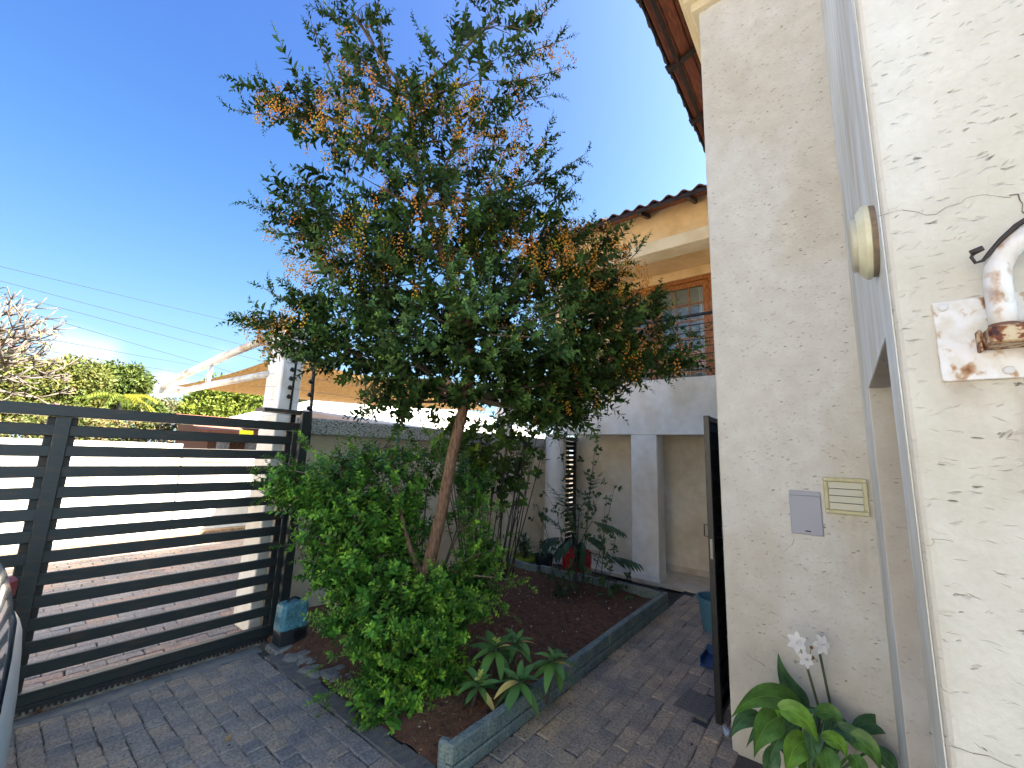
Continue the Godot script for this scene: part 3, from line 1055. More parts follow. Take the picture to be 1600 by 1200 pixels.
func build_street():
	rng.seed = 33
	# long white wall across the street, in panels
	var w := thing("street_wall", "long bright white wall across the paved street", "wall", Vector3(0, 0, -9.1))
	var panels := [[-14.0, 2.165, 1.55], [2.20, 9.5, 1.47]]
	for p in panels:
		var b := MB.new()
		if p[0] > 0:
			b.span(Vector3(p[0], -0.06, -9.25), Vector3(p[1], 1.20, -9.03), 0.004)
			b.span(Vector3(p[0], 1.262, -9.25), Vector3(p[1], p[2], -9.03), 0.004)
			b.span(Vector3(p[0], 1.20, -9.25), Vector3(2.44, 1.262, -9.03))
			b.span(Vector3(3.4, 1.20, -9.25), Vector3(p[1], 1.262, -9.03))
			b.span(Vector3(2.44, 1.20, -9.25), Vector3(3.4, 1.262, -9.16))
		else:
			b.span(Vector3(p[0], -0.06, -9.25), Vector3(p[1], p[2], -9.03), 0.004)
		put("wall_panel", b, mat.plaster_white, w)
	var b := MB.new()
	b.span(Vector3(-14, -0.06, -9.03), Vector3(9.5, 0.06, -8.87), 0.01)
	struct("sand_verge", b, M(lin(0.42, 0.27, 0.15), 0.95, "grain", Vector3(1, 1, 1), "grain_h", 0.4))
	# house behind the white wall at the right: brick front with grey posts
	var n := thing("brick_bungalow", "low brick bungalow with grey posts and terracotta roof beyond the white wall", "house", Vector3(5.5, 0, -13))
	b = MB.new()
	b.span(Vector3(3.4, -0.06, -15), Vector3(9.0, 2.05, -12.2))
	put("wall", b, M(lin(0.30, 0.14, 0.08), 0.85, "grain", Vector3(1.2, 1.2, 1.2)), n)
	for i in 6:
		b = MB.new()
		b.span(Vector3(3.5 + i * 0.62, -0.06, -11.9), Vector3(3.72 + i * 0.62, 1.9, -11.7), 0.006)
		put("post", b, M(lin(0.4, 0.37, 0.36), 0.8, "grain"), n)
	b = MB.new()
	b.quad(Vector3(3.0, 1.86, -11.4), Vector3(9.4, 1.86, -11.4), Vector3(9.4, 2.3, -13.6), Vector3(3.0, 2.3, -13.6))
	b.span(Vector3(3.0, 1.80, -11.42), Vector3(9.4, 1.88, -11.38))
	put("roof", b, M(lin(0.34, 0.13, 0.08), 0.8, "dust"), n)
	var sign_b := MB.new()
	var sp := at(385, 676.5, 8.6)
	sign_b.box(sp, Vector3(0.26, 0.11, 0.012), 0.003)
	var sg := put("yellow_sign", sign_b, M(lin(0.85, 0.78, 0.02), 0.5))
	tag(sg, "small plain yellow sign hung on the brick front beyond the gate", "sign")
	# white roofed house behind the boundary wall
	var v := thing("white_house", "white walled house with broad low white roof behind the courtyard wall", "house", Vector3(9, 0, -12))
	b = MB.new()
	b.span(Vector3(5.0, -0.06, -15.6), Vector3(16.0, 2.25, -10.6))
	put("wall", b, mat.plaster_white, v)
	b = MB.new()
	var r0 := Vector3(4.1, 2.16, -9.9)
	var r1 := Vector3(16.6, 2.16, -9.9)
	var r2 := Vector3(16.6, 2.16, -16.2)
	var r3 := Vector3(4.1, 2.16, -16.2)
	var g0 := Vector3(7.2, 3.35, -13.0)
	var g1 := Vector3(13.8, 3.35, -13.0)
	b.quad(r0, r1, g1, g0)
	b.tri(r1, r2, g1)
	b.quad(r2, r3, g0, g1)
	b.tri(r3, r0, g0)
	b.quad(r0, r3, r2, r1)
	put("roof", b, M(lin(0.74, 0.72, 0.69), 0.6, "stain", Vector3(0.5, 0.5, 0.5)), v)
	for i in 5:
		b = MB.new()
		b.span(Vector3(6.2 + i * 1.9, 1.0, -10.62), Vector3(7.2 + i * 1.9, 1.95, -10.56), 0.01)
		put("window", b, M(lin(0.12, 0.15, 0.18), 0.15), v)
	# overhead lines
	var lines := [[25, 422, 387, 508], [66, 456, 422, 550], [144, 494, 409, 564], [122, 511, 331, 572], [153, 544, 259, 563], [153, 561, 284, 582]]
	for i in 6:
		var q: Array = lines[i]
		var a := at(q[0], q[1], 22.0)
		var c := at(q[2], q[3], 30.0)
		var d := c - a
		b = MB.new()
		b.tube([a - d * 1.6, a, a + d * 0.5 - Vector3(0, 0.02, 0), c, c + d * 2.0], [0.014], 5)
		var o := put("overhead_cable", b, M(lin(0.018, 0.022, 0.028), 0.9))
		tag(o, ["topmost", "second from the top", "third from the top", "fourth from the top", "second from the bottom", "lowest"][i] + " of the thin overhead cables crossing the sky above the gate", "cable", "overhead cables in the sky")


# ------------------------------------------------------------------ trees across the street
func clump_mesh(sd: int, n: int, r: float, ll: float, lw: float) -> ArrayMesh:
	rng.seed = sd
	var b := MB.new(true)
	for i in n:
		var v := inball()
		var d := (v + rv(0.6) + Vector3(0, -0.1, 0)).normalized()
		var sh := rng.randf_range(0.75, 1.25)
		b.col = Color(sh, sh, sh)
		b.leaf(v * r, d, (Vector3.UP + rv(0.6)).normalized(), ll * rng.randf_range(0.7, 1.2), lw * rng.randf_range(0.8, 1.2), 0.15, 0.3, 1)
	return b.done()


func far_tree(called: String, label: String, base: Vector3, lumps: Array, trunk_r: float, size: float, tone: Color, sd: int, group := "", dense := 1.0):
	rng.seed = sd
	var t := thing(called, label, "tree", base, group)
	var top: Vector3 = lumps[0][0]
	var b := MB.new(true)
	var mid := base.lerp(top, 0.5) + rv(0.1)
	b.tube(bez(base - Vector3(0, 0.1, 0), mid, top, 8), taper(trunk_r, trunk_r * 0.5, 8), 9)
	for l in lumps:
		b.tube(bez(mid, mid.lerp(l[0], 0.5) + Vector3(0, 0.15, 0), l[0], 5), taper(trunk_r * 0.45, trunk_r * 0.15, 5), 6)
	put("trunk", b, mat.pale_bark, t)
	rng.seed = sd + 1
	var xs := []
	var cols := []
	for l in lumps:
		var s: Vector3 = l[1]
		var n := int(dense * 60.0 * (s.x * s.y + s.y * s.z + s.x * s.z) / 3.0 / (size * size) * 0.16)
		for i in n:
			var v := inball()
			v = v.normalized() * pow(v.length(), 0.55)
			var p: Vector3 = l[0] + v * s
			xs.append(Transform3D(Basis.from_euler(rv(3.1)).scaled(Vector3.ONE * rng.randf_range(0.7, 1.3)), p))
			var k := rng.randf_range(0.7, 1.3)
			var yel := rng.randf_range(0.85, 1.25)
			cols.append(Color(tone.r * k * yel, tone.g * k, tone.b * k))
	scatter("foliage", clump_mesh(sd + 2, 22, size, size * 0.85, size * 0.32), mat.leaf, xs, cols, t)


func build_far_trees():
	var gp := "green trees beyond the white wall"
	far_tree("garden_tree", "broad bushy yellow green tree behind the bare branched tree at far left", at(60, 690, 17) * Vector3(1, 0, 1), [[at(70, 605, 17), Vector3(2.0, 1.0, 1.6)], [at(-30, 590, 17), Vector3(1.6, 1.2, 1.4)], [at(120, 592, 17.5), Vector3(1.0, 0.8, 1.0)], [at(30, 640, 16), Vector3(2.4, 0.5, 1.2)]], 0.16, 0.21, Color(0.075, 0.085, 0.018), 101, gp, 1.2)
	far_tree("garden_tree", "mid green tree with a stepped crown to the right of the bare branched tree", at(190, 690, 20) * Vector3(1, 0, 1), [[at(175, 605, 20), Vector3(1.3, 1.1, 1.2)], [at(205, 597, 20), Vector3(0.8, 0.8, 0.9)], [at(150, 625, 20), Vector3(1.3, 0.8, 1.2)], [at(215, 640, 19), Vector3(1.0, 0.5, 1.0)]], 0.14, 0.21, Color(0.055, 0.078, 0.014), 111, gp, 1.2)
	far_tree("distant_tree", "pale dry looking tree far off beside the end of the carport truss", at(270, 690, 34) * Vector3(1, 0, 1), [[at(262, 640, 34), Vector3(1.9, 0.7, 1.5)], [at(290, 650, 34), Vector3(1.7, 0.5, 1.4)], [at(235, 645, 33), Vector3(1.2, 0.6, 1.2)]], 0.15, 0.35, Color(0.10, 0.095, 0.045), 121, gp)
	far_tree("street_tree", "bright yellow green leafy tree under the carport truss", at(355, 690, 14) * Vector3(1, 0, 1), [[at(355, 622, 14), Vector3(0.95, 0.6, 0.9)], [at(390, 620, 14.4), Vector3(0.7, 0.62, 0.8)], [at(322, 628, 14), Vector3(0.5, 0.45, 0.6)], [at(350, 648, 13.6), Vector3(1.2, 0.35, 0.8)]], 0.09, 0.17, Color(0.085, 0.115, 0.014), 131, gp, 1.1)
	far_tree("street_tree", "green tree behind the fence posts under the tan shade sail", at(520, 690, 18) * Vector3(1, 0, 1), [[at(490, 618, 18), Vector3(1.2, 0.5, 0.9)], [at(540, 622, 18), Vector3(1.3, 0.5, 0.9)]], 0.10, 0.2, Color(0.06, 0.085, 0.016), 141, gp)
	# hedge and dry grass seen between the top rails
	rng.seed = 151
	var hd := thing("garden_hedge", "low dry yellow green hedge just above the white wall", "hedge", at(60, 690, 13) * Vector3(1, 0, 1))
	var xs := []
	var cols := []
	for i in 420:
		var p := at(rng.randf_range(-60, 300), rng.randf_range(655, 700), rng.randf_range(12.5, 13.5))
		xs.append(Transform3D(Basis.from_euler(rv(3.1)).scaled(Vector3.ONE * rng.randf_range(0.7, 1.3)), p))
		var dry := rng.randf()
		cols.append(Color(0.05, 0.07, 0.015).lerp(Color(0.17, 0.12, 0.05), 1.0 if dry > 0.65 else dry * 0.3))
	scatter("foliage", clump_mesh(152, 18, 0.17, 0.16, 0.05), mat.leaf, xs, cols, hd)
	# feather palm
	rng.seed = 161
	var pb := at(190, 690, 15) * Vector3(1, 0, 1)
	var pm := thing("palm_tree", "small palm with arching yellow green fronds above the gate", "palm", pb)
	var head := at(186, 628, 15)
	var b := MB.new(true)
	b.tube([pb - Vector3(0, 0.1, 0), pb.lerp(head, 0.6), head], [0.09, 0.075, 0.06], 9)
	put("trunk", b, mat.pale_bark, pm)
	for i in 15:
		b = MB.new(true)
		var a := TAU * i / 15.0 + rng.randf_range(-0.2, 0.2)
		var out := Vector3(cos(a), 0, sin(a))
		var ln := rng.randf_range(0.85, 1.25)
		var p := bez(head, head + out * ln * 0.5 + Vector3(0, rng.randf_range(0.35, 0.75), 0), head + out * ln + Vector3(0, rng.randf_range(-0.45, 0.15), 0), 12)
		var yl := rng.randf()
		b.col = Color(0.07, 0.10, 0.012).lerp(Color(0.2, 0.165, 0.015), yl * yl)
		b.tube(p, taper(0.012, 0.004, 12), 4)
		for k in range(1, 12):
			var d: Vector3 = (p[k + 1 if k < 12 else k] - p[k - 1]).normalized()
			var sd := d.cross(Vector3.UP).normalized()
			for s in [-1.0, 1.0]:
				for h in 2:
					b.leaf(p[k] + d * 0.04 * h, (sd * s + d * 0.7 + Vector3(0, -0.25, 0)).normalized(), Vector3.UP, 0.36 * (1.0 - 0.04 * k), 0.028, 0.1, 0.35, 1)
		put("frond", b, mat.leaf, pm)
	# bare frangipani with forking grey branches
	rng.seed = 171
	var fb := at(-150, 760, 9.6) * Vector3(1, 0, 1)
	var fr := thing("frangipani_tree", "bare frangipani with many forking grey branches and few pink blossoms", "tree", fb)
	var limbs := MB.new(true)
	var tips := []
	var fork := at(-120, 600, 9.6)
	limbs.tube([fb - Vector3(0, 0.1, 0), fb.lerp(fork, 0.6), fork], [0.16, 0.13, 0.12], 9)
	for i in 17:
		var d := (R * rng.randf_range(0.35, 1.0) + Vector3.UP * rng.randf_range(-0.12, 1.1) + F * rng.randf_range(-0.5, 0.5)).normalized()
		frangipani_limb(limbs, fork, d, rng.randf_range(0.7, 1.1), 0.05, 0, tips)
	put("limbs", limbs, mat.pale_bark, fr)
	var lf := MB.new(true)
	var fl := MB.new(true)
	for tp in tips:
		var r := rng.randf()
		if r < 0.22:
			for k in rng.randi_range(1, 4):
				lf.col = Color(0.14, 0.14, 0.045) if rng.randf() < 0.7 else Color(0.16, 0.08, 0.025)
				lf.leaf(tp[0], (tp[1] + rv(0.8) + Vector3(0, -0.4, 0)).normalized(), Vector3.UP, rng.randf_range(0.14, 0.24), 0.035, 0.2, 0.5, 2)
		elif r < 0.36:
			fl.col = Color(0.26, 0.15, 0.17)
			for k in 7:
				fl.leaf(tp[0] + rv(0.03), (tp[1] * 0.5 + rv(0.9)).normalized(), Vector3.UP, 0.06, 0.03, 0.1, 0.2, 1)
	put("leaves", lf, mat.leaf, fr)
	put("blossoms", fl, mat.leaf, fr)


func frangipani_limb(b: MB, o: Vector3, d: Vector3, ln: float, r: float, depth: int, tips: Array):
	var bend := (d + Vector3.UP * 0.15).normalized()
	var e := o + d * ln * 0.5 + bend * ln * 0.5
	b.tube([o, o + d * ln * 0.5, e], [r, r * 0.85, r * 0.78], 5)
	if depth >= 4:
		tips.append([e, bend])
		return
	var n := 2 if rng.randf() < 0.7 else 3
	var off := rng.randf() * TAU
	for k in n:
		var x := frame_y(bend, off + TAU * k / n)
		var d2 := (bend + x.x * rng.randf_range(0.45, 0.75) + R * 0.10).normalized()
		frangipani_limb(b, e, d2, ln * rng.randf_range(0.58, 0.86), maxf(0.014, r * 0.74), depth + 1, tips)


# ------------------------------------------------------------------ gate
func build_gate():
	rng.seed = 201
	var g := thing("sliding_gate", "dark grey sliding driveway gate of wide horizontal slats", "gate", Vector3(-0.4, 0, -3.82))
	var x0 := -2.75
	var x1 := 1.735
	var b := MB.new()
	b.box(Vector3((x0 + x1) / 2, 1.758, -3.825), Vector3(x1 - x0, 0.07, 0.075), 0.004)
	put("top_rail", b, mat.gate, g)
	b = MB.new()
	b.box(Vector3((x0 + x1) / 2, 0.088, -3.825), Vector3(x1 - x0, 0.075, 0.075), 0.004)
	put("bottom_rail", b, mat.gate, g)
	b = MB.new()
	b.box(Vector3((x0 + x1) / 2, 0.133, -3.80), Vector3(x1 - x0, 0.016, 0.05), 0.004)
	put("guide_strip", b, mat.gate, g)
	for k in 12:
		b = MB.new()
		var y := 1.637 - k * 0.1265
		b.box(Vector3((x0 + x1) / 2, y, -3.822 + rng.randf_range(-0.002, 0.002)), Vector3(x1 - x0, 0.070, 0.024), 0.004, Basis(Vector3.RIGHT, rng.randf_range(-0.03, 0.03)))
		put("slat", b, mat.gate, g)
	for x in [-2.72, -1.22, 0.29, 1.71]:
		b = MB.new()
		b.box(Vector3(x, 0.92, -3.797), Vector3(0.068, 1.60, 0.022), 0.004)
		put("front_stile", b, mat.gate, g)
		b = MB.new()
		b.box(Vector3(x, 0.92, -3.862), Vector3(0.135, 1.60, 0.05), 0.004)
		put("back_stile", b, mat.gate_back, g)
	b = MB.new()
	var n := 150
	for i in n:
		var x := x0 + 0.3 + i * 0.0275
		b.prism(PackedVector2Array([Vector2(x, -3.765), Vector2(x + 0.0135, -3.765), Vector2(x + 0.0135, -3.783), Vector2(x, -3.783)]), 0.030, 0.05)
	b.box(Vector3(x0 + 0.3 + n * 0.01375, 0.06, -3.774), Vector3(n * 0.0275, 0.022, 0.016), 0.002)
	put("toothed_rack", b, mat.black, g)
	for x in [1.02, -1.7]:
		b = MB.new()
		b.lathe([Vector2(0, -0.015), Vector2(0.045, -0.015), Vector2(0.045, 0.015), Vector2(0, 0.015)], 18, Transform3D(Basis(Vector3.RIGHT, PI / 2), Vector3(x, 0.062, -3.825)))
		b.box(Vector3(x, 0.066, -3.79), Vector3(0.09, 0.07, 0.006), 0.001)
		put("roller", b, mat.rust_dark if mat.has("rust_dark") else mat.gate_back, g)
	var t := thing("gate_track", "worn steel rail on the ground under the sliding gate", "rail", Vector3(-0.4, 0, -3.8))
	b = MB.new()
	b.tube([Vector3(-5, 0.014, -3.81), Vector3(1.62, 0.014, -3.81)], [0.010], 8)
	b.box(Vector3(-1.69, 0.003, -3.81), Vector3(6.62, 0.01, 0.04), 0.002)
	put("rail", b, M(lin(0.30, 0.28, 0.27), 0.35, "rust", Vector3(2, 2, 2)), t)
	# receiver post with its hooked bracket
	var p := thing("guide_post", "square dark steel post with top bracket holding the gate end", "post", Vector3(1.74, 0, -3.73))
	b = MB.new()
	b.box(Vector3(1.745, 0.925, -3.735), Vector3(0.075, 1.95, 0.05), 0.004)
	put("upright", b, mat.gate, p)
	b = MB.new()
	b.box(Vector3(1.60, 1.888, -3.83), Vector3(0.40, 0.028, 0.20), 0.003)
	put("bracket", b, M(lin(0.085, 0.075, 0.06), 0.6, "patch", Vector3(3, 3, 3)), p)
	b = MB.new()
	b.span(Vector3(1.69, 1.80, -3.935), Vector3(1.735, 1.873, -3.9), 0.002)
	put("guide_roller", b, mat.black, p)
	# motor
	var m := thing("gate_motor", "teal gate motor housing on a dark base by the driveway", "gate motor", Vector3(1.77, 0, -3.6))
	b = MB.new()
	b.box(Vector3(1.772, 0.012, -3.605), Vector3(0.30, 0.05, 0.20), 0.012)
	put("plinth", b, mat.concrete, m)
	b = MB.new()
	b.box(Vector3(1.768, 0.092, -3.612), Vector3(0.218, 0.115, 0.135), 0.01)
	var base := put("base", b, M(lin(0.035, 0.037, 0.04), 0.5, "grain", Vector3(4, 4, 4)), m)
	b = MB.new()
	b.lathe([Vector2(0.0, 0.012), Vector2(0.012, 0.014), Vector2(0.014, 0.004), Vector2(0.032, 0.004), Vector2(0.036, 0.012), Vector2(0.044, 0.012), Vector2(0.046, 0.0)], 24, Transform3D(Basis(Vector3.RIGHT, PI / 2), Vector3(1.805, 0.098, -3.545)))
	put("release_dial", b, mat.black, base)
	var teal := stained(M(lin(0.13, 0.33, 0.40), 0.5, "grain", Vector3(2, 2, 2)), "stain", Vector3(2, 2, 2))
	b = MB.new(false)
	var prof := [[0.112, 0.150, 0.0], [0.112, 0.152, 0.001], [0.106, 0.315, -0.003], [0.098, 0.334, -0.006], [0.085, 0.341, -0.008]]
	var rows := []
	for q in prof:
		var row := []
		var hx: float = q[0]
		var hz: float = 0.07 * q[0] / 0.112
		for k in [[-1, -0.75], [-0.75, -1], [-0.34, -1], [-0.30, -0.86], [-0.22, -0.86], [-0.18, -1], [0.75, -1], [1, -0.75], [1, 0.75], [0.75, 1], [0.38, 1], [0.34, 0.86], [0.0, 0.86], [-0.04, 1], [-0.16, 1], [-0.20, 0.86], [-0.42, 0.86], [-0.46, 1], [-0.75, 1], [-1, 0.75]]:
			row.append(Vector3(1.768 + hx * k[0], q[1], -3.612 + hz * k[1] + q[2]))
		rows.append(row)
	for i in rows.size() - 1:
		for k in 20:
			var k1 := (k + 1) % 20
			b.face([rows[i][k], rows[i][k1], rows[i + 1][k1], rows[i + 1][k]], Vector3(1.768, 0.2, -3.612))
	for k in 20:
		b.face([rows[-1][k], rows[-1][(k + 1) % 20], Vector3(1.768, 0.341, -3.62)], Vector3(1.768, 0.2, -3.612))
	put("cover", b, teal, m)
	b = MB.new(true)
	b.tube(bez(Vector3(1.72, 0.335, -3.625), Vector3(1.77, 0.395, -3.63), Vector3(1.83, 0.335, -3.625), 8), [0.009], 7)
	put("handle", b, mat.black, m)


# ------------------------------------------------------------------ raised bed
func soil_y(x: float, z: float) -> float:
	var edge := clampf((x - 1.66) / 0.35, 0.0, 1.0)
	return 0.012 + 0.06 * edge + 0.018 * sin(x * 3.1 + 1.0) * sin(z * 2.7) + 0.010 * sin(x * 9.0 + z * 5.0) * sin(z * 11.0) + 0.006 * sin(x * 27.0) * sin(z * 31.0 + x * 7.0)


func build_planter():
	var b := MB.new(true)
	var nx := 100
	var nz := 76
	for i in nx:
		for j in nz:
			var p := []
			for k in [[i, j + 1], [i + 1, j + 1], [i + 1, j], [i, j]]:
				var x = 1.675 + 3.2 * k[0] / nx
				var z = -4.06 + 2.42 * k[1] / nz
				p.append(Vector3(x, soil_y(x, z), z))
			b.quad(p[0], p[1], p[2], p[3])
	struct("soil", b, mat.soil)
	var e := thing("planter_edging", "two course edging of painted grey green boards round the soil bed", "edging", Vector3(3.3, 0, -1.65))
	rng.seed = 211
	var joints := [1.665, 1.93, 2.42, 2.93, 3.45, 3.93, 4.44, 4.915]
	for i in 7:
		var o := b
		for lv in [[0.062, 0.152, 0.0], [-0.01, 0.056, 0.004]]:
			o = MB.new()
			var y1: float = lv[1] + (rng.randf_range(-0.005, 0.004) if lv[0] > 0 else 0.0)
			var sh := 0.0 if lv[0] > 0 else 0.17
			var xa: float = joints[i] + (sh if i > 0 else 0.0)
			var xz: float = joints[i + 1] + (sh if i < 6 else 0.0)
			var c := Vector3((xa + xz) / 2, (lv[0] + y1) / 2, -1.645 + lv[2] + rng.randf_range(-0.002, 0.002))
			o.box(c, Vector3(xz - xa - 0.004, y1 - lv[0], 0.052), 0.007, Basis(Vector3.UP, rng.randf_range(-0.006, 0.006)))
			put("board", o, mat.edging, e)
	for i in 4:
		b = MB.new()
		var za := -1.676 - i * 0.52
		b.box(Vector3(4.885 - 0.035 * (i + 0.5), 0.075, za - 0.258), Vector3(0.05, 0.158 + rng.randf_range(-0.004, 0.004), 0.514), 0.006, Basis(Vector3.UP, -0.067))
		put("board", b, mat.edging, e)
	b = MB.new()
	b.box(Vector3(1.69, 0.05, -1.70), Vector3(0.05, 0.2, 0.06), 0.012, Basis(Vector3.UP, 0.5))
	put("end_stub", b, mat.edging, e)


# ------------------------------------------------------------------ foliage makers
func sprig_mesh(sd: int, pairs: int, ln: float, ll: float, lw: float, old: Color, young: Color, droop: float, spread := 0.9) -> ArrayMesh:   # a leafy twig along +y, bending over
	rng.seed = sd
	var b := MB.new(true)
	var side := Vector3(1, 0, 0)
	var p := bez(Vector3.ZERO, Vector3(0, ln * 0.55, 0), Vector3(ln * droop, ln * (0.95 - droop * 0.3), 0), pairs + 1)
	b.col = Color(0.09, 0.085, 0.035)
	b.tube(p, taper(0.0022, 0.0010, pairs + 1), 3, false)
	for i in range(0, pairs + 1):
		var d: Vector3 = (p[mini(i + 1, pairs + 1)] - p[maxi(i - 1, 0)]).normalized()
		var f := frame_y(d, i * 1.57 + rng.randf_range(-0.5, 0.5))
		var t := float(i) / pairs
		var size := (0.75 + 0.5 * sin(PI * minf(1.0, t + 0.2))) * rng.randf_range(0.8, 1.15) * (1.0 - 0.35 * smoothstep(0.75, 1.0, t))
		for s in [-1.0, 1.0]:
			var out = (f.x * s * spread + d * rng.randf_range(0.45, 0.9) + rv(0.22)).normalized()
			var c := old.lerp(young, smoothstep(0.55, 1.0, t) * rng.randf_range(0.6, 1.0)) * rng.randf_range(0.8, 1.2)
			b.col = Color(c.r, c.g, c.b)
			b.leaf(p[i], out, (d + Vector3(0, 0.5, 0) + rv(0.3)).normalized(), ll * size, lw * size, 0.3, rng.randf_range(0.05, 0.35), 2)
	return b.done()


func grow(p: Vector3, dir: Vector3, sc: float) -> Transform3D:
	return Transform3D(frame_y(dir, rng.randf() * TAU).scaled(Vector3.ONE * sc), p)


func lump_sprigs(xs: Array, cols: Array, anchor: Vector3, c: Vector3, rx: float, ry: float, rz: float, n: int, up: float, sc: float, shade := 1.0, yellow := 0.0):
	for i in n:
		var v := inball()
		v = v.normalized() * pow(v.length(), 0.6)
		var p := c + R * v.x * rx + U * v.y * ry + F * v.z * rz
		var d := (p - anchor).normalized() * 0.6 + (R * v.x + U * v.y + F * v.z) * 0.9 + Vector3.UP * up + rv(0.42)
		xs.append(grow(p - d.normalized() * 0.13 * sc, d, sc * rng.randf_range(0.55, 1.25)))
		var k := shade * rng.randf_range(0.5, 1.45)
		var yl := yellow * rng.randf()
		cols.append(Color(k * (1.0 + 1.3 * yl), k * (1.0 + 0.65 * yl), k * (1.0 - 0.1 * yl)))


func arch_sprigs(xs: Array, cols: Array, b: MB, a: Vector3, m: Vector3, c: Vector3, n: int, sc: float, shade := 1.0, yellow := 0.0, r := 0.006):   # a long shoot with sprigs along it and one at its tip
	var p := bez(a, m, c, n)
	b.tube(p, taper(r, 0.0018, n), 5)
	for i in range(1, n + 1):
		var d: Vector3 = (p[i] - p[i - 1]).normalized()
		for k in (1 if i == n else 2):
			var dd := d + rv(0.15) if i == n else d + (frame_y(d, rng.randf() * TAU).x) * 0.8 + Vector3.UP * 0.15
			xs.append(grow(p[i], dd, sc * rng.randf_range(0.75, 1.1) * (1.0 - 0.35 * float(i) / n)))
			var kk := shade * rng.randf_range(0.8, 1.25)
			var yl := yellow * rng.randf()
			cols.append(Color(kk * (1.0 + 1.3 * yl), kk * (1.0 + 0.65 * yl), kk))


func split_scatter(xs: Array, cols: Array, meshes: Array, m: Material, parent: Node):
	var n := meshes.size()
	for k in n:
		var a := []
		var c := []
		for i in range(k, xs.size(), n):
			a.append(xs[i])
			c.append(cols[i])
		scatter("foliage", meshes[k], m, a, c, parent)


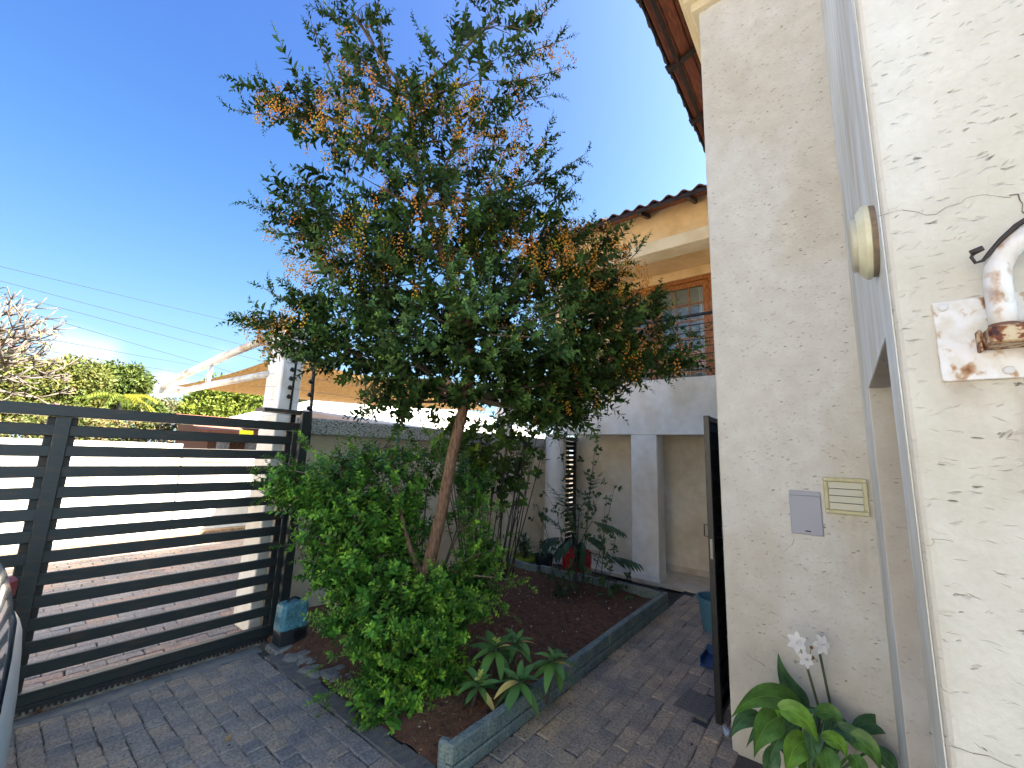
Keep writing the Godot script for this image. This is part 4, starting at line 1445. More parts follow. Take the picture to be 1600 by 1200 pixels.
# ------------------------------------------------------------------ the berry tree
func build_tree():
	var D := 3.03
	var t := thing("berry_tree", "tall leaning tree with dark foliage and hanging clusters of orange berries", "tree", Vector3(2.17, 0.04, -2.6))
	var trunk := [at(634, 1072, D), at(640, 1030, D), at(652, 970, D), at(667, 895, D), at(690, 800, D), at(707, 710, D), at(728, 620, D), at(738, 560, D), at(722, 480, D), at(690, 390, D), at(662, 320, D), at(650, 240, D), at(640, 150, D)]
	var b := MB.new(true)
	b.tube(trunk, [0.075, 0.062, 0.054, 0.049, 0.044, 0.041, 0.039, 0.036, 0.03, 0.026, 0.022, 0.016, 0.009], 14)
	put("trunk", b, mat.bark, t)
	b = MB.new(true)
	b.tube(bez(at(664, 905, D), at(628, 860, D), at(610, 690, D + 0.25), 10), taper(0.03, 0.005, 10), 8)
	put("side_stem", b, mat.bark, t)
	# lumps: px, py, depth, rx, ry (pixels), rz (m), number, shade
	var lumps := [
		[552, 20, 2.9, 34, 105, 0.28, 62, 1.0], [580, 125, 2.95, 62, 48, 0.4, 60, 0.95], [778, 25, 3.1, 72, 85, 0.4, 100, 1.0], [735, 130, 3.0, 110, 70, 0.45, 105, 0.95],
		[470, 165, 3.0, 70, 36, 0.3, 48, 1.0], [600, 200, 3.0, 110, 60, 0.5, 95, 0.9], [710, 230, 3.0, 120, 70, 0.55, 110, 0.9], [840, 285, 3.1, 60, 55, 0.35, 45, 1.0],
		[590, 290, 3.0, 110, 55, 0.5, 90, 0.9], [490, 335, 2.95, 62, 42, 0.32, 50, 0.95], [560, 390, 3.0, 90, 45, 0.5, 75, 0.85], [690, 340, 3.0, 130, 70, 0.6, 120, 0.85], [800, 370, 3.1, 90, 60, 0.55, 90, 0.9],
		[900, 415, 3.15, 95, 60, 0.5, 95, 0.9], [860, 480, 3.2, 110, 70, 0.55, 115, 0.85], [965, 500, 3.15, 80, 62, 0.45, 90, 0.9], [1020, 560, 3.1, 62, 38, 0.35, 55, 0.95], [930, 570, 3.2, 80, 60, 0.45, 85, 0.85],
		[680, 440, 3.0, 140, 60, 0.6, 115, 0.8], [560, 470, 2.95, 95, 45, 0.5, 75, 0.9], [470, 515, 2.9, 72, 40, 0.4, 55, 0.95], [540, 545, 2.95, 90, 45, 0.45, 75, 0.85], [640, 560, 3.0, 95, 60, 0.5, 100, 0.8],
		[760, 550, 3.05, 90, 55, 0.5, 90, 0.8], [620, 625, 3.0, 55, 42, 0.35, 40, 0.85], [850, 610, 3.15, 70, 45, 0.4, 60, 0.85], [875, 645, 3.1, 36, 30, 0.25, 22, 0.95], [690, 615, 3.0, 45, 26, 0.3, 18, 0.85], [775, 615, 3.1, 70, 24, 0.35, 28, 0.85], [900, 595, 3.15, 75, 45, 0.35, 55, 0.85], [820, 560, 3.2, 90, 50, 0.4, 70, 0.8], [840, 640, 3.15, 50, 30, 0.28, 30, 0.85], [905, 640, 3.1, 32, 28, 0.2, 18, 0.9], [700, 520, 3.2, 120, 60, 0.4, 70, 0.8], [600, 440, 3.2, 110, 60, 0.4, 60, 0.8]]
	rng.seed = 301
	var xs := []
	var cols := []
	var limbs := MB.new(true)
	var bx := []
	var bc := []
	for l in lumps:
		var c := at(l[0], l[1], l[2])
		var rx: float = l[3] * l[2] / FOCAL
		var ry: float = l[4] * l[2] / FOCAL
		var near := 6
		var best := 1e9
		for i in range(6, trunk.size()):
			var q: Vector3 = trunk[i]
			var dd := q.distance_to(c) + maxf(0.0, q.y - c.y + 0.2) * 1.2
			if dd < best:
				best = dd
				near = i
		var a: Vector3 = trunk[near]
		limbs.tube(bez(a, a.lerp(c, 0.5) + Vector3(0, -0.05, 0), c, 6), taper(0.015, 0.006, 6), 6)
		for k in 7:
			var v := inball() * 0.9
			var e = c + R * v.x * rx + U * v.y * ry + F * v.z * l[5]
			limbs.tube(bez(a.lerp(c, rng.randf_range(0.5, 0.95)), c + rv(0.05), e, 4), taper(0.005, 0.0018, 4), 4)
		lump_sprigs(xs, cols, a, c, rx, ry, l[5], int(l[6] * (0.5 if l[1] < 150 else 0.72 if l[1] < 310 else 1.3 if l[0] > 700 else 1.08)), 0.26, 0.95, l[7])
	# arching shoots at the outline: start, tip (pixels), depth, count
	var shoots := [[500, 170, 375, 128, 3.0, 5], [480, 185, 368, 172, 2.95, 4], [520, 120, 485, 30, 2.95, 4], [560, 60, 500, 5, 2.9, 4], [600, 90, 590, -10, 2.9, 4], [700, 110, 655, 45, 3.0, 3], [790, 90, 885, 60, 3.1, 5], [780, 130, 875, 108, 3.05, 5], [800, 60, 868, 2, 3.1, 4],
		[760, 160, 855, 150, 3.0, 4], [820, 260, 860, 200, 3.1, 3], [830, 290, 915, 240, 3.1, 5], [850, 320, 895, 290, 3.1, 3], [500, 340, 398, 322, 2.9, 5], [490, 300, 448, 290, 2.9, 3], [480, 365, 425, 362, 2.9, 3], [480, 480, 412, 450, 2.85, 4], [500, 470, 452, 452, 2.85, 3], [470, 505, 378, 494, 2.85, 5], [470, 530, 405, 512, 2.85, 3],
		[960, 430, 1010, 375, 3.1, 3], [1000, 530, 1092, 515, 3.05, 4], [1010, 570, 1085, 562, 3.05, 3], [920, 600, 935, 660, 3.1, 3], [860, 640, 882, 675, 3.1, 2], [620, 640, 640, 680, 2.95, 2], [570, 590, 575, 640, 2.95, 3]]
	for s in shoots:
		var a := at(s[0], s[1], s[4])
		var c := at(s[2], s[3], s[4] - 0.08)
		arch_sprigs(xs, cols, limbs, a, a.lerp(c, 0.55) + Vector3(0, -0.03, 0), c, s[5], 0.8, 1.05)
	put("limbs", limbs, mat.twig, t)
	var old := Color(0.034, 0.072, 0.014)
	var young := Color(0.095, 0.17, 0.028)
	var ms := [sprig_mesh(311, 9, 0.30, 0.058, 0.025, old, young, 0.25, 0.8), sprig_mesh(312, 11, 0.36, 0.055, 0.024, old, young, 0.4, 0.75), sprig_mesh(313, 7, 0.23, 0.062, 0.027, old, young, 0.12, 0.8), sprig_mesh(314, 8, 0.26, 0.056, 0.025, old, young, 0.55, 0.85)]
	split_scatter(xs, cols, ms, mat.leaf, t)
	# fresher shoots leaning towards the camera in the middle of the crown
	xs = []
	cols = []
	limbs = MB.new(true)
	var fresh := [[690, 500, 700, 430, 2.55], [740, 520, 700, 395, 2.6], [760, 510, 765, 430, 2.5], [770, 500, 880, 460, 2.5], [770, 515, 875, 485, 2.45], [750, 520, 862, 525, 2.5], [740, 520, 820, 420, 2.6], [730, 520, 640, 470, 2.55], [720, 525, 570, 475, 2.6], [710, 530, 610, 520, 2.55], [740, 530, 720, 450, 2.5], [750, 535, 800, 545, 2.6], [700, 520, 660, 545, 2.6], [745, 510, 780, 470, 2.45], [735, 500, 740, 460, 2.5], [620, 500, 545, 500, 2.65], [640, 510, 560, 520, 2.7]]
	for s in fresh:
		var c := at(s[2], s[3], s[4])
		var a := at(s[0], s[1], s[4] + 0.35)
		arch_sprigs(xs, cols, limbs, a, a.lerp(c, 0.5) + Vector3(0, -0.03, 0), c, 4, 0.85, 1.0, 0.25)
	for s in fresh.slice(0, 11):
		lump_sprigs(xs, cols, at(735, 560, 2.9), at(s[2], s[3] + 18, s[4] + 0.08), 0.14, 0.09, 0.12, 7, 0.5, 0.85, 1.0, 0.2)
	put("fresh_shoots", limbs, mat.twig, t)
	var ms2 := [sprig_mesh(321, 9, 0.28, 0.056, 0.026, Color(0.06, 0.13, 0.04), Color(0.15, 0.27, 0.06), 0.15, 0.8), sprig_mesh(322, 8, 0.24, 0.058, 0.027, Color(0.055, 0.125, 0.045), Color(0.14, 0.26, 0.06), 0.3)]
	split_scatter(xs, cols, ms2, mat.leaf, t)
	# berries: hanging clusters
	rng.seed = 331
	var bm := MB.new(true)
	bm.col = Color(0.10, 0.07, 0.03)
	bm.tube([Vector3.ZERO, Vector3(0.006, -0.06, 0), Vector3(0, -0.145, 0.004)], [0.0014, 0.001, 0.0008], 3, false)
	for i in 11:
		var y := -0.012 - 0.135 * i / 11.0
		var a := i * 2.4
		var k := rng.randf_range(0.75, 1.2)
		bm.col = Color(0.62 * k, 0.27 * k, 0.035 * k)
		bm.ball(Vector3(cos(a) * 0.018 * rng.randf_range(0.6, 1.5), y, sin(a) * 0.018 * rng.randf_range(0.7, 1.4)), rng.randf_range(0.0052, 0.0075), 7)
	var zones := [[555, 85, 2.75, 40, 50, 16], [570, 130, 2.8, 50, 40, 14], [450, 155, 2.8, 55, 26, 20], [535, 185, 2.7, 60, 50, 30], [600, 195, 2.65, 80, 40, 22], [690, 165, 2.7, 70, 50, 36], [780, 225, 2.8, 60, 50, 34], [830, 130, 2.9, 40, 50, 10], [860, 60, 2.9, 30, 50, 8], [470, 330, 2.75, 50, 45, 22], [490, 400, 2.75, 45, 26, 24], [560, 385, 2.65, 50, 45, 26], [640, 330, 2.6, 80, 50, 16], [760, 330, 2.75, 60, 60, 16], [840, 385, 2.75, 80, 50, 44], [920, 380, 2.85, 55, 40, 26], [950, 420, 2.9, 60, 45, 34], [900, 460, 2.85, 70, 50, 34], [980, 500, 2.85, 50, 50, 18], [1060, 545, 2.9, 22, 24, 8], [1000, 560, 2.9, 40, 30, 10], [940, 560, 2.95, 60, 50, 14], [430, 510, 2.65, 40, 26, 14], [500, 490, 2.6, 60, 40, 8], [690, 410, 2.6, 60, 30, 10], [800, 470, 2.7, 80, 40, 10], [860, 620, 2.95, 40, 30, 5], [640, 240, 2.65, 60, 50, 12]]
	for z in zones:
		for i in int(z[5] * (0.8 + 2.2 * rng.randf())):
			var v := inball()
			var p := at(z[0] + v.x * z[3] * 1.25, z[1] + v.y * z[4] * 1.25, z[2] + rng.randf_range(-0.05, 0.35))
			bx.append(Transform3D(Basis.from_euler(Vector3(rng.randfn(0, 0.25), rng.randf() * TAU, rng.randfn(0, 0.25))).scaled(Vector3.ONE * rng.randf_range(0.5, 1.05)), p))
			var k := rng.randf_range(0.8, 1.2)
			var ripe := rng.randf()
			bc.append(Color(k * (0.6 if ripe < 0.15 else 1.0), k * rng.randf_range(0.8, 1.25) * (1.15 if ripe < 0.15 else 1.0), k))
	var o := scatter("berry_clusters", bm.done(), mat.berry, bx, bc, t)


# ------------------------------------------------------------------ shrubs in the bed
func build_shrubs():
	var s := thing("glossy_shrub", "big glossy green shrub spreading round the foot of the berry tree", "shrub", Vector3(2.2, 0.05, -2.7))
	rng.seed = 401
	var xs := []
	var cols := []
	var b := MB.new(true)
	var root := at(640, 1050, 3.05)
	var lumps := [[455, 748, 3.1, 45, 32, 0.25, 50], [660, 965, 2.85, 50, 30, 0.22, 36], [640, 1015, 2.72, 50, 28, 0.22, 34], [505, 880, 2.98, 34, 34, 0.22, 34], [520, 960, 2.85, 28, 30, 0.2, 26], [530, 735, 3.15, 60, 34, 0.3, 52], [570, 800, 3.15, 70, 45, 0.35, 70], [505, 820, 3.1, 42, 46, 0.26, 46], [620, 760, 3.3, 55, 40, 0.3, 36], [590, 870, 3.05, 70, 45, 0.35, 74], [545, 890, 3.0, 45, 40, 0.28, 46], [610, 950, 2.85, 75, 40, 0.3, 84], [575, 985, 2.8, 40, 34, 0.25, 44], [735, 925, 2.9, 55, 34, 0.3, 52], [700, 975, 2.85, 40, 34, 0.26, 44], [580, 1055, 2.65, 40, 24, 0.22, 36], [625, 1095, 2.55, 50, 24, 0.2, 42], [590, 1105, 2.5, 34, 16, 0.16, 20], [695, 1045, 2.7, 40, 26, 0.2, 32], [755, 860, 3.2, 40, 36, 0.25, 34], [665, 700, 3.4, 50, 20, 0.25, 14], [590, 702, 3.3, 50, 16, 0.2, 14], [690, 905, 2.9, 50, 24, 0.2, 34], [640, 830, 3.3, 50, 60, 0.25, 44], [560, 930, 2.95, 40, 30, 0.25, 30], [540, 770, 3.1, 70, 50, 0.3, 60], [620, 800, 3.25, 60, 50, 0.25, 40], [560, 850, 3.15, 60, 50, 0.3, 50], [480, 775, 3.05, 40, 30, 0.2, 34], [610, 715, 3.3, 60, 26, 0.25, 26], [670, 735, 3.4, 45, 30, 0.25, 20], [730, 800, 3.3, 40, 40, 0.25, 24], [745, 745, 3.6, 40, 34, 0.25, 18]]
	for l in lumps:
		var c := at(l[0], l[1], l[2])
		b.tube(bez(root + rv(0.05) * Vector3(1, 0, 1), root.lerp(c, 0.5) + Vector3(0, 0.12, 0), c, 8), taper(0.011, 0.004, 8), 6)
		for k in 6:
			var v := inball() * 0.9
			b.tube([c, c + R * v.x * l[3] * l[2] / FOCAL + U * v.y * l[4] * l[2] / FOCAL + F * v.z * l[5]], [0.004, 0.0016], 4)
		var yl := 0.9 if l[1] > 990 and l[0] > 600 else 0.35
		lump_sprigs(xs, cols, root, c, l[3] * l[2] / FOCAL, l[4] * l[2] / FOCAL, l[5], int(l[6] * 1.85), 0.25, 0.9, 1.0, yl * 0.6)
	var shoots := [[480, 740, 408, 735, 3.05, 4], [470, 760, 405, 778, 3.0, 4], [500, 720, 470, 680, 3.1, 3], [560, 720, 540, 688, 3.15, 3], [600, 700, 620, 672, 3.2, 3], [510, 850, 445, 852, 2.95, 4], [530, 890, 478, 900, 2.9, 3], [550, 960, 495, 965, 2.8, 3], [740, 900, 825, 915, 2.8, 5], [740, 930, 800, 960, 2.75, 3], [720, 830, 790, 790, 3.0, 4], [720, 880, 770, 860, 3.0, 3], [690, 720, 660, 665, 3.2, 3], [560, 1080, 510, 1085, 2.5, 3], [620, 1110, 585, 1140, 2.45, 3], [550, 1020, 505, 1040, 2.7, 2], [480, 745, 425, 715, 3.1, 3], [520, 1080, 505, 1105, 2.55, 2]]
	for q in shoots:
		var a := at(q[0], q[1], q[4])
		var c := at(q[2], q[3], q[4] - 0.05)
		arch_sprigs(xs, cols, b, a, a.lerp(c, 0.5) + Vector3(0, 0.03, 0), c, q[5], 0.75, 1.1, 0.7)
	put("stems", b, mat.twig, s)
	var old := Color(0.052, 0.145, 0.022)
	var young := Color(0.19, 0.36, 0.03)
	var ms := [sprig_mesh(411, 7, 0.21, 0.05, 0.024, old, young, 0.3), sprig_mesh(412, 9, 0.26, 0.047, 0.022, old, young, 0.15), sprig_mesh(413, 6, 0.17, 0.054, 0.025, old, young, 0.4)]
	split_scatter(xs, cols, ms, leafy(0.36, Color(0.3, 0.35, 0.15)), s)
	# bare stemmed shrub with light green top leaves against the wall
	rng.seed = 421
	var st := thing("bare_stemmed_shrub", "fan of thin dark bare stems with light green leaves on top by the wall", "shrub", Vector3(3.9, 0.05, -3.55))
	b = MB.new(true)
	xs = []
	cols = []
	for i in 34:
		var f := i / 33.0
		var foot := at(lerpf(725, 800, f) + rng.randf_range(-8, 8), 905 + rng.randf_range(-6, 6), 4.35)
		var tip := at(lerpf(690, 850, f) + rng.randf_range(-20, 20), rng.randf_range(640, 740), 4.3 + rng.randf_range(-0.3, 0.3))
		var p := bez(foot, foot.lerp(tip, 0.5) + R * rng.randf_range(-0.06, 0.06) + F * rng.randf_range(-0.1, 0.1), tip, 7)
		b.tube(p, taper(0.0075, 0.003, 7), 5)
		for k in 3:
			var o: Vector3 = p[rng.randi_range(3, 6)]
			var e := o + Vector3(0, rng.randf_range(0.15, 0.4), 0) + rv(0.12)
			b.tube([o, e], [0.0035, 0.0015], 4)
			if rng.randf() < 0.55:
				xs.append(grow(e, Vector3.UP * 0.5 + rv(0.7), rng.randf_range(0.7, 1.1)))
				cols.append(Color(1, 1, 1) * rng.randf_range(0.7, 1.2))
		for k in 2:
			xs.append(grow(p[rng.randi_range(5, 7)], Vector3.UP * 0.4 + rv(0.8), rng.randf_range(0.8, 1.2)))
			cols.append(Color(1, 1, 1) * rng.randf_range(0.8, 1.3))
	for q in [[745, 690, 26], [790, 665, 20], [730, 740, 18], [815, 640, 14], [700, 660, 20], [770, 720, 14]]:
		lump_sprigs(xs, cols, at(760, 900, 4.3), at(q[0], q[1], 4.2), 0.27, 0.2, 0.25, q[2], 0.3, 1.0, 1.0, 0.6)
	put("stems", b, mat.dark_stem, st)
	split_scatter(xs, cols, [sprig_mesh(431, 4, 0.16, 0.075, 0.04, Color(0.07, 0.13, 0.02), Color(0.16, 0.24, 0.03), 0.3), sprig_mesh(432, 4, 0.15, 0.07, 0.04, Color(0.06, 0.12, 0.02), Color(0.17, 0.23, 0.03), 0.2)], mat.leaf, st)
	# rose bush: thin stems, small leaves
	rng.seed = 441
	var ro := thing("rose_bush", "straggly rose bush of thin stems in the far corner of the bed", "shrub", Vector3(4.3, 0.06, -2.35))
	b = MB.new(true)
	xs = []
	cols = []
	var rays := [[905, 990, 870, 800], [905, 990, 880, 720], [905, 985, 930, 700], [905, 985, 900, 660], [908, 985, 960, 760], [925, 990, 985, 900], [930, 985, 960, 850], [905, 985, 840, 790], [900, 985, 865, 900], [930, 985, 945, 790], [908, 985, 925, 740], [900, 990, 850, 850]]
	for q in rays:
		var a := at(q[0], q[1] - 8, 4.62)
		var c := at(q[2], q[3], 4.5 + rng.randf_range(-0.3, 0.3))
		var p := bez(a, a.lerp(c, 0.55) + rv(0.08) + Vector3(0, 0.06, 0), c, 9)
		b.tube(p, taper(0.006, 0.0022, 9), 5)
		for k in range(3, 10):
			if rng.randf() < 0.75:
				xs.append(grow(p[k], Vector3.UP * 0.2 + rv(0.9), rng.randf_range(0.7, 1.25)))
				cols.append(Color(1, 1, 1) * rng.randf_range(0.75, 1.3))
			if rng.randf() < 0.5:
				var e: Vector3 = p[k] + rv(0.16) + Vector3(0, 0.1, 0)
				b.tube([p[k], e], [0.0025, 0.0012], 4)
				xs.append(grow(e, Vector3.UP * 0.2 + rv(0.9), rng.randf_range(0.7, 1.2)))
				cols.append(Color(1, 1, 1) * rng.randf_range(0.75, 1.3))
	put("stems", b, mat.dark_stem, ro)
	split_scatter(xs, cols, [sprig_mesh(451, 2, 0.10, 0.06, 0.036, Color(0.06, 0.10, 0.045), Color(0.11, 0.14, 0.04), 0.3)], mat.leaf, ro)
	# rosettes of long leaves
	rng.seed = 461
	var names := ["tall long leaved plant at the back of the front group, yellow tips", "long leaved plant beside the tallest one, partly hidden behind it", "low long leaved plant with pale yellow flower bracts nearest the shrub", "long leaved plant nearest the edging, leaves hanging over the board", "long leaved plant farthest along the edging, standing alone"]
	var spots := [[775, 1012, 2.72, 0.21, 19], [808, 1000, 2.85, 0.18, 14], [748, 1068, 2.5, 0.16, 16], [812, 1062, 2.52, 0.19, 18], [864, 1030, 2.62, 0.19, 17]]
	var leaves := []
	for v in 4:
		var lb := MB.new(true)
		lb.col = Color(0.085, 0.185, 0.055).lerp(Color(0.10, 0.21, 0.05), v / 3.0)
		lb.leaf(Vector3.ZERO, Vector3(1, 0, 0), Vector3.UP, 1.0, 0.30, 0.3, 0.14 + 0.12 * v, 5)
		leaves.append(lb.done())
	for i in 5:
		var q: Array = spots[i]
		var c := at(q[0], q[1], q[2])
		var foot := Vector3(c.x - 0.02, soil_y(c.x, c.z), c.z - 0.03)
		var pl := thing("long_leaved_plant", names[i], "plant", foot, "long leaved plants by the edging")
		b = MB.new(true)
		b.tube(bez(foot - Vector3(0, 0.03, 0), foot.lerp(c, 0.5), c, 5), taper(0.011, 0.008, 5), 7)
		put("stem", b, mat.dark_stem, pl)
		for k in q[4]:
			var a = k * 2.4 + rng.randf_range(-0.2, 0.2)
			var tier = float(k) / q[4]
			var el := lerpf(-0.55, 1.0, tier) + rng.randf_range(-0.15, 0.15)
			var bs := Basis(Vector3.UP, a) * Basis(Vector3.BACK, el) * Basis(Vector3.RIGHT, rng.randf_range(-0.3, 0.3))
			var ll: float = q[3] * lerpf(1.05, 0.55, tier * tier) * rng.randf_range(0.85, 1.15)
			var lm = mat.leaf_big
			if rng.randf() < 0.07:
				lm = mat.leaf_yellow if mat.has("leaf_yellow") else M(lin(0.55, 0.42, 0.12), 0.6)
			var o := obj("leaf", leaves[rng.randi() % 4], lm, pl)
			o.transform = Transform3D(bs.scaled_local(Vector3(ll, ll, ll)), c - foot - Vector3(0, 0.03 * (1.0 - tier), 0))
		if i == 2 or i == 0:
			b = MB.new(true)
			for k in 9:
				b.col = Color(0.55, 0.56, 0.14)
				b.leaf(c + Vector3(0, 0.035, 0) + rv(0.012), (Vector3.UP * 0.6 + rv(0.9)).normalized(), Vector3.UP, 0.038, 0.026, 0.2, 0.1, 2)
			put("bracts", b, mat.leaf, pl)


# ------------------------------------------------------------------ things on the walls
func on_x(px: float, py: float, x: float) -> Vector3:   # where this spot of the photograph meets the wall plane at x
	var d := at(px, py, 1.0) - CAM
	return CAM + d * (x / d.x)


func crack(house: Node3D, pts: Array, x: float, w: float):
	var b := MB.new()
	var p := []
	for q in pts:
		p.append(on_x(q[0], q[1], x))
	for i in p.size() - 1:
		var d: Vector3 = (p[i + 1] - p[i]).normalized()
		var n := Vector3(-1, 0, 0).cross(d) * w * rng.randf_range(0.5, 1.2)
		b.quad(p[i] + n * 0.4, p[i + 1] + n * 0.4, p[i + 1] - n * 0.6, p[i] - n * 0.6)
	put("crack", b, M(lin(0.14, 0.10, 0.08), 0.95), house)


func stain_sheet(house: Node3D, c: Vector3, size: Vector2, col: Color, sd: int, streak: float):   # rust that has run down the plaster
	var n := noise_bytes(128, 0.012, 3, sd)
	var im := Image.create(128, 128, false, Image.FORMAT_RGBA8)
	for y in 128:
		for x in 128:
			var u := x / 127.0
			var v := y / 127.0
			var k := n[(int(y * streak) % 128) * 128 + x] / 255.0
			var a := smoothstep(0.25, 0.85, k) * (1.0 - v) * smoothstep(0.0, 0.12, v + 0.06) * smoothstep(0.0, 0.2, u) * smoothstep(0.0, 0.2, 1.0 - u)
			im.set_pixel(x, y, Color(col.r, col.g, col.b, clampf(a, 0, 1) * col.a))
	var m := StandardMaterial3D.new()
	m.albedo_texture = ImageTexture.create_from_image(im)
	m.transparency = BaseMaterial3D.TRANSPARENCY_ALPHA
	m.roughness = 0.9
	m.texture_repeat = false
	var q := QuadMesh.new()
	q.size = size
	var o := obj("rust_stain", q, m, house)
	o.transform = Transform3D(Basis(Vector3(0, 0, 1), Vector3(0, 1, 0), Vector3(-1, 0, 0)), c - bases[house])


func build_wall_fittings():
	rng.seed = 501
	var house := get_node("house")
	crack(house, [[1372, 338], [1395, 331], [1410, 328], [1432, 331], [1446, 336], [1462, 335], [1478, 324], [1496, 318], [1503, 317], [1508, 310], [1522, 306], [1540, 304], [1560, 307], [1580, 309]], 1.1655, 0.0009)
	crack(house, [[1577, 305], [1591, 303], [1594, 313], [1598, 318], [1597, 330], [1602, 334]], 1.1655, 0.0022)
	crack(house, [[1438, 846], [1446, 852], [1455, 853], [1460, 847], [1456, 842], [1475, 843], [1490, 846]], 1.1655, 0.0008)
	crack(house, [[1482, 1165], [1500, 1170], [1520, 1177], [1545, 1181], [1570, 1194], [1605, 1206]], 1.1655, 0.0009)
	crack(house, [[1165, 1020], [1176, 1029], [1186, 1034], [1196, 1041]], 2.8685, 0.002)
	crack(house, [[1226, 862], [1232, 855], [1238, 851], [1241, 842]], 2.8685, 0.0016)
	stain_sheet(house, Vector3(1.163, 1.66, 0.30), Vector2(0.28, 0.24), Color(0.55, 0.34, 0.16, 0.55), 511, 0.35)
	stain_sheet(house, Vector3(2.8665, 1.15, 0.0), Vector2(0.17, 0.38), Color(0.55, 0.44, 0.28, 0.22), 513, 0.4)
	# round bulkhead light
	var l := thing("wall_light", "round cream plastic bulkhead light above the door recess", "light", Vector3(1.325, 2.165, 0.11))
	var x := Transform3D(Basis(Vector3.RIGHT, -PI / 2), Vector3(1.325, 2.165, 0.109))
	var b := MB.new()
	b.lathe([Vector2(0.088, 0.0), Vector2(0.090, 0.012), Vector2(0.0, 0.012)], 40, x)
	put("backplate", b, M(lin(0.27, 0.21, 0.15), 0.6, "dust", Vector3(9, 9, 9)), l)
	b = MB.new()
	b.lathe([Vector2(0.090, 0.012), Vector2(0.094, 0.014), Vector2(0.093, 0.024), Vector2(0.076, 0.039), Vector2(0.072, 0.039), Vector2(0.070, 0.036)], 40, x)
	put("rim", b, M(lin(0.66, 0.64, 0.47), 0.45, "stain", Vector3(5, 5, 5)), l)
	b = MB.new()
	b.lathe([Vector2(0.070, 0.036), Vector2(0.069, 0.048), Vector2(0.064, 0.052), Vector2(0.0, 0.053)], 40, x)
	put("lens", b, M(lin(0.47, 0.45, 0.35), 0.35), l)
	pass
	# flush letter box door
	var mb := thing("letter_box", "grey blue metal letter box flap set in the plastered wall", "letter box", Vector3(2.87, 1.34, -0.18))
	b = MB.new()
	b.span(Vector3(2.861, 1.428, -0.250), Vector3(2.872, 1.452, -0.108), 0.002)
	b.span(Vector3(2.8655, 1.218, -0.252), Vector3(2.871, 1.428, -0.106), 0.001)
	var grey := M(lin(0.34, 0.36, 0.42), 0.5)
	put("frame", b, grey, mb)
	b = MB.new()
	b.span(Vector3(2.857, 1.222, -0.249), Vector3(2.865, 1.4255, -0.109), 0.002)
	var fl := put("flap", b, grey, mb)
	b = MB.new()
	b.span(Vector3(2.8555, 1.236, -0.187), Vector3(2.857, 1.242, -0.162))
	put("finger_slot", b, mat.black, fl)
	# louvred vent
	var v := thing("louvre_vent", "yellowish plastic louvre vent cover beside the letter box", "vent", Vector3(2.87, 1.44, 0))
	var vm := M(lin(0.53, 0.50, 0.30), 0.5, "stain", Vector3(4, 4, 4))
	b = MB.new()
	b.span(Vector3(2.850, 1.513, -0.092), Vector3(2.872, 1.534, 0.092), 0.004)
	b.span(Vector3(2.850, 1.346, -0.092), Vector3(2.872, 1.367, 0.092), 0.004)
	b.span(Vector3(2.851, 1.367, -0.092), Vector3(2.872, 1.513, -0.071), 0.004)
	b.span(Vector3(2.851, 1.367, 0.071), Vector3(2.872, 1.513, 0.092), 0.004)
	put("frame", b, vm, v)
	b = MB.new()
	b.span(Vector3(2.8665, 1.368, -0.07), Vector3(2.8695, 1.512, 0.07))
	put("backing", b, mat.black, v)
	for i in 4:
		b = MB.new()
		b.box(Vector3(2.861, 1.385 + i * 0.0365, 0), Vector3(0.005, 0.0335, 0.141), 0.001, Basis(Vector3.BACK, -0.16))
		put("louvre", b, M(lin(0.56, 0.55, 0.44), 0.5), v)
	for q in [[1.524, -0.082], [1.524, 0.082], [1.356, -0.082], [1.356, 0.082]]:
		b = MB.new()
		b.lathe([Vector2(0.0042, 0.0), Vector2(0.0036, 0.0018), Vector2(0, 0.002)], 10, Transform3D(Basis(Vector3.BACK, PI / 2), Vector3(2.850, q[0], q[1])))
		put("screw", b, mat.steel, v)
	# dish bracket: plate, bolts, stub, bent tube, cable
	var p := thing("pipe_bracket", "rusty white steel wall plate with a bent pipe and black cable", "bracket", Vector3(1.167, 1.85, 0.3))
	var wm := stained(M(lin(0.74, 0.75, 0.78), 0.45, "stain", Vector3(6, 6, 6)), "rust_few", Vector3(5.3, 3.1, 5.3))
	b = MB.new()
	b.span(Vector3(1.160, 1.771, 0.168), Vector3(1.168, 1.934, 0.42), 0.0015)
	put("plate", b, wm, p)
	for q in [[1.9215, 0.183], [1.786, 0.2555], [1.9215, 0.40], [1.786, 0.40]]:
		b = MB.new()
		b.lathe([Vector2(0.0078, 0.0), Vector2(0.0078, 0.003), Vector2(0.0055, 0.0048), Vector2(0, 0.005)], 12, Transform3D(Basis(Vector3.BACK, PI / 2), Vector3(1.160, q[0], q[1])))
		put("bolt", b, M(lin(0.6, 0.6, 0.6), 0.35), p)
	b = MB.new()
	b.span(Vector3(1.095, 1.826, 0.226), Vector3(1.160, 1.860, 0.36), 0.004)
	b.span(Vector3(1.140, 1.822, 0.220), Vector3(1.161, 1.864, 0.226), 0.002)
	put("stub", b, stained(M(lin(0.62, 0.52, 0.36), 0.55, "rust", Vector3(4, 4, 4)), "rust", Vector3(9, 9, 9)), p)
	b = MB.new(true)
	b.tube([Vector3(1.125, 1.858, 0.2515), Vector3(1.125, 1.90, 0.2515), Vector3(1.125, 1.945, 0.2515), Vector3(1.124, 1.975, 0.255), Vector3(1.122, 2.0, 0.266), Vector3(1.12, 2.018, 0.283), Vector3(1.118, 2.033, 0.305), Vector3(1.11, 2.11, 0.43)], [0.0185], 18)
	put("tube", b, wm, p)
	b = MB.new()
	b.lathe([Vector2(0.0195, 0.0), Vector2(0.0195, 0.009)], 18, Transform3D(Basis(), Vector3(1.125, 1.8575, 0.2515)))
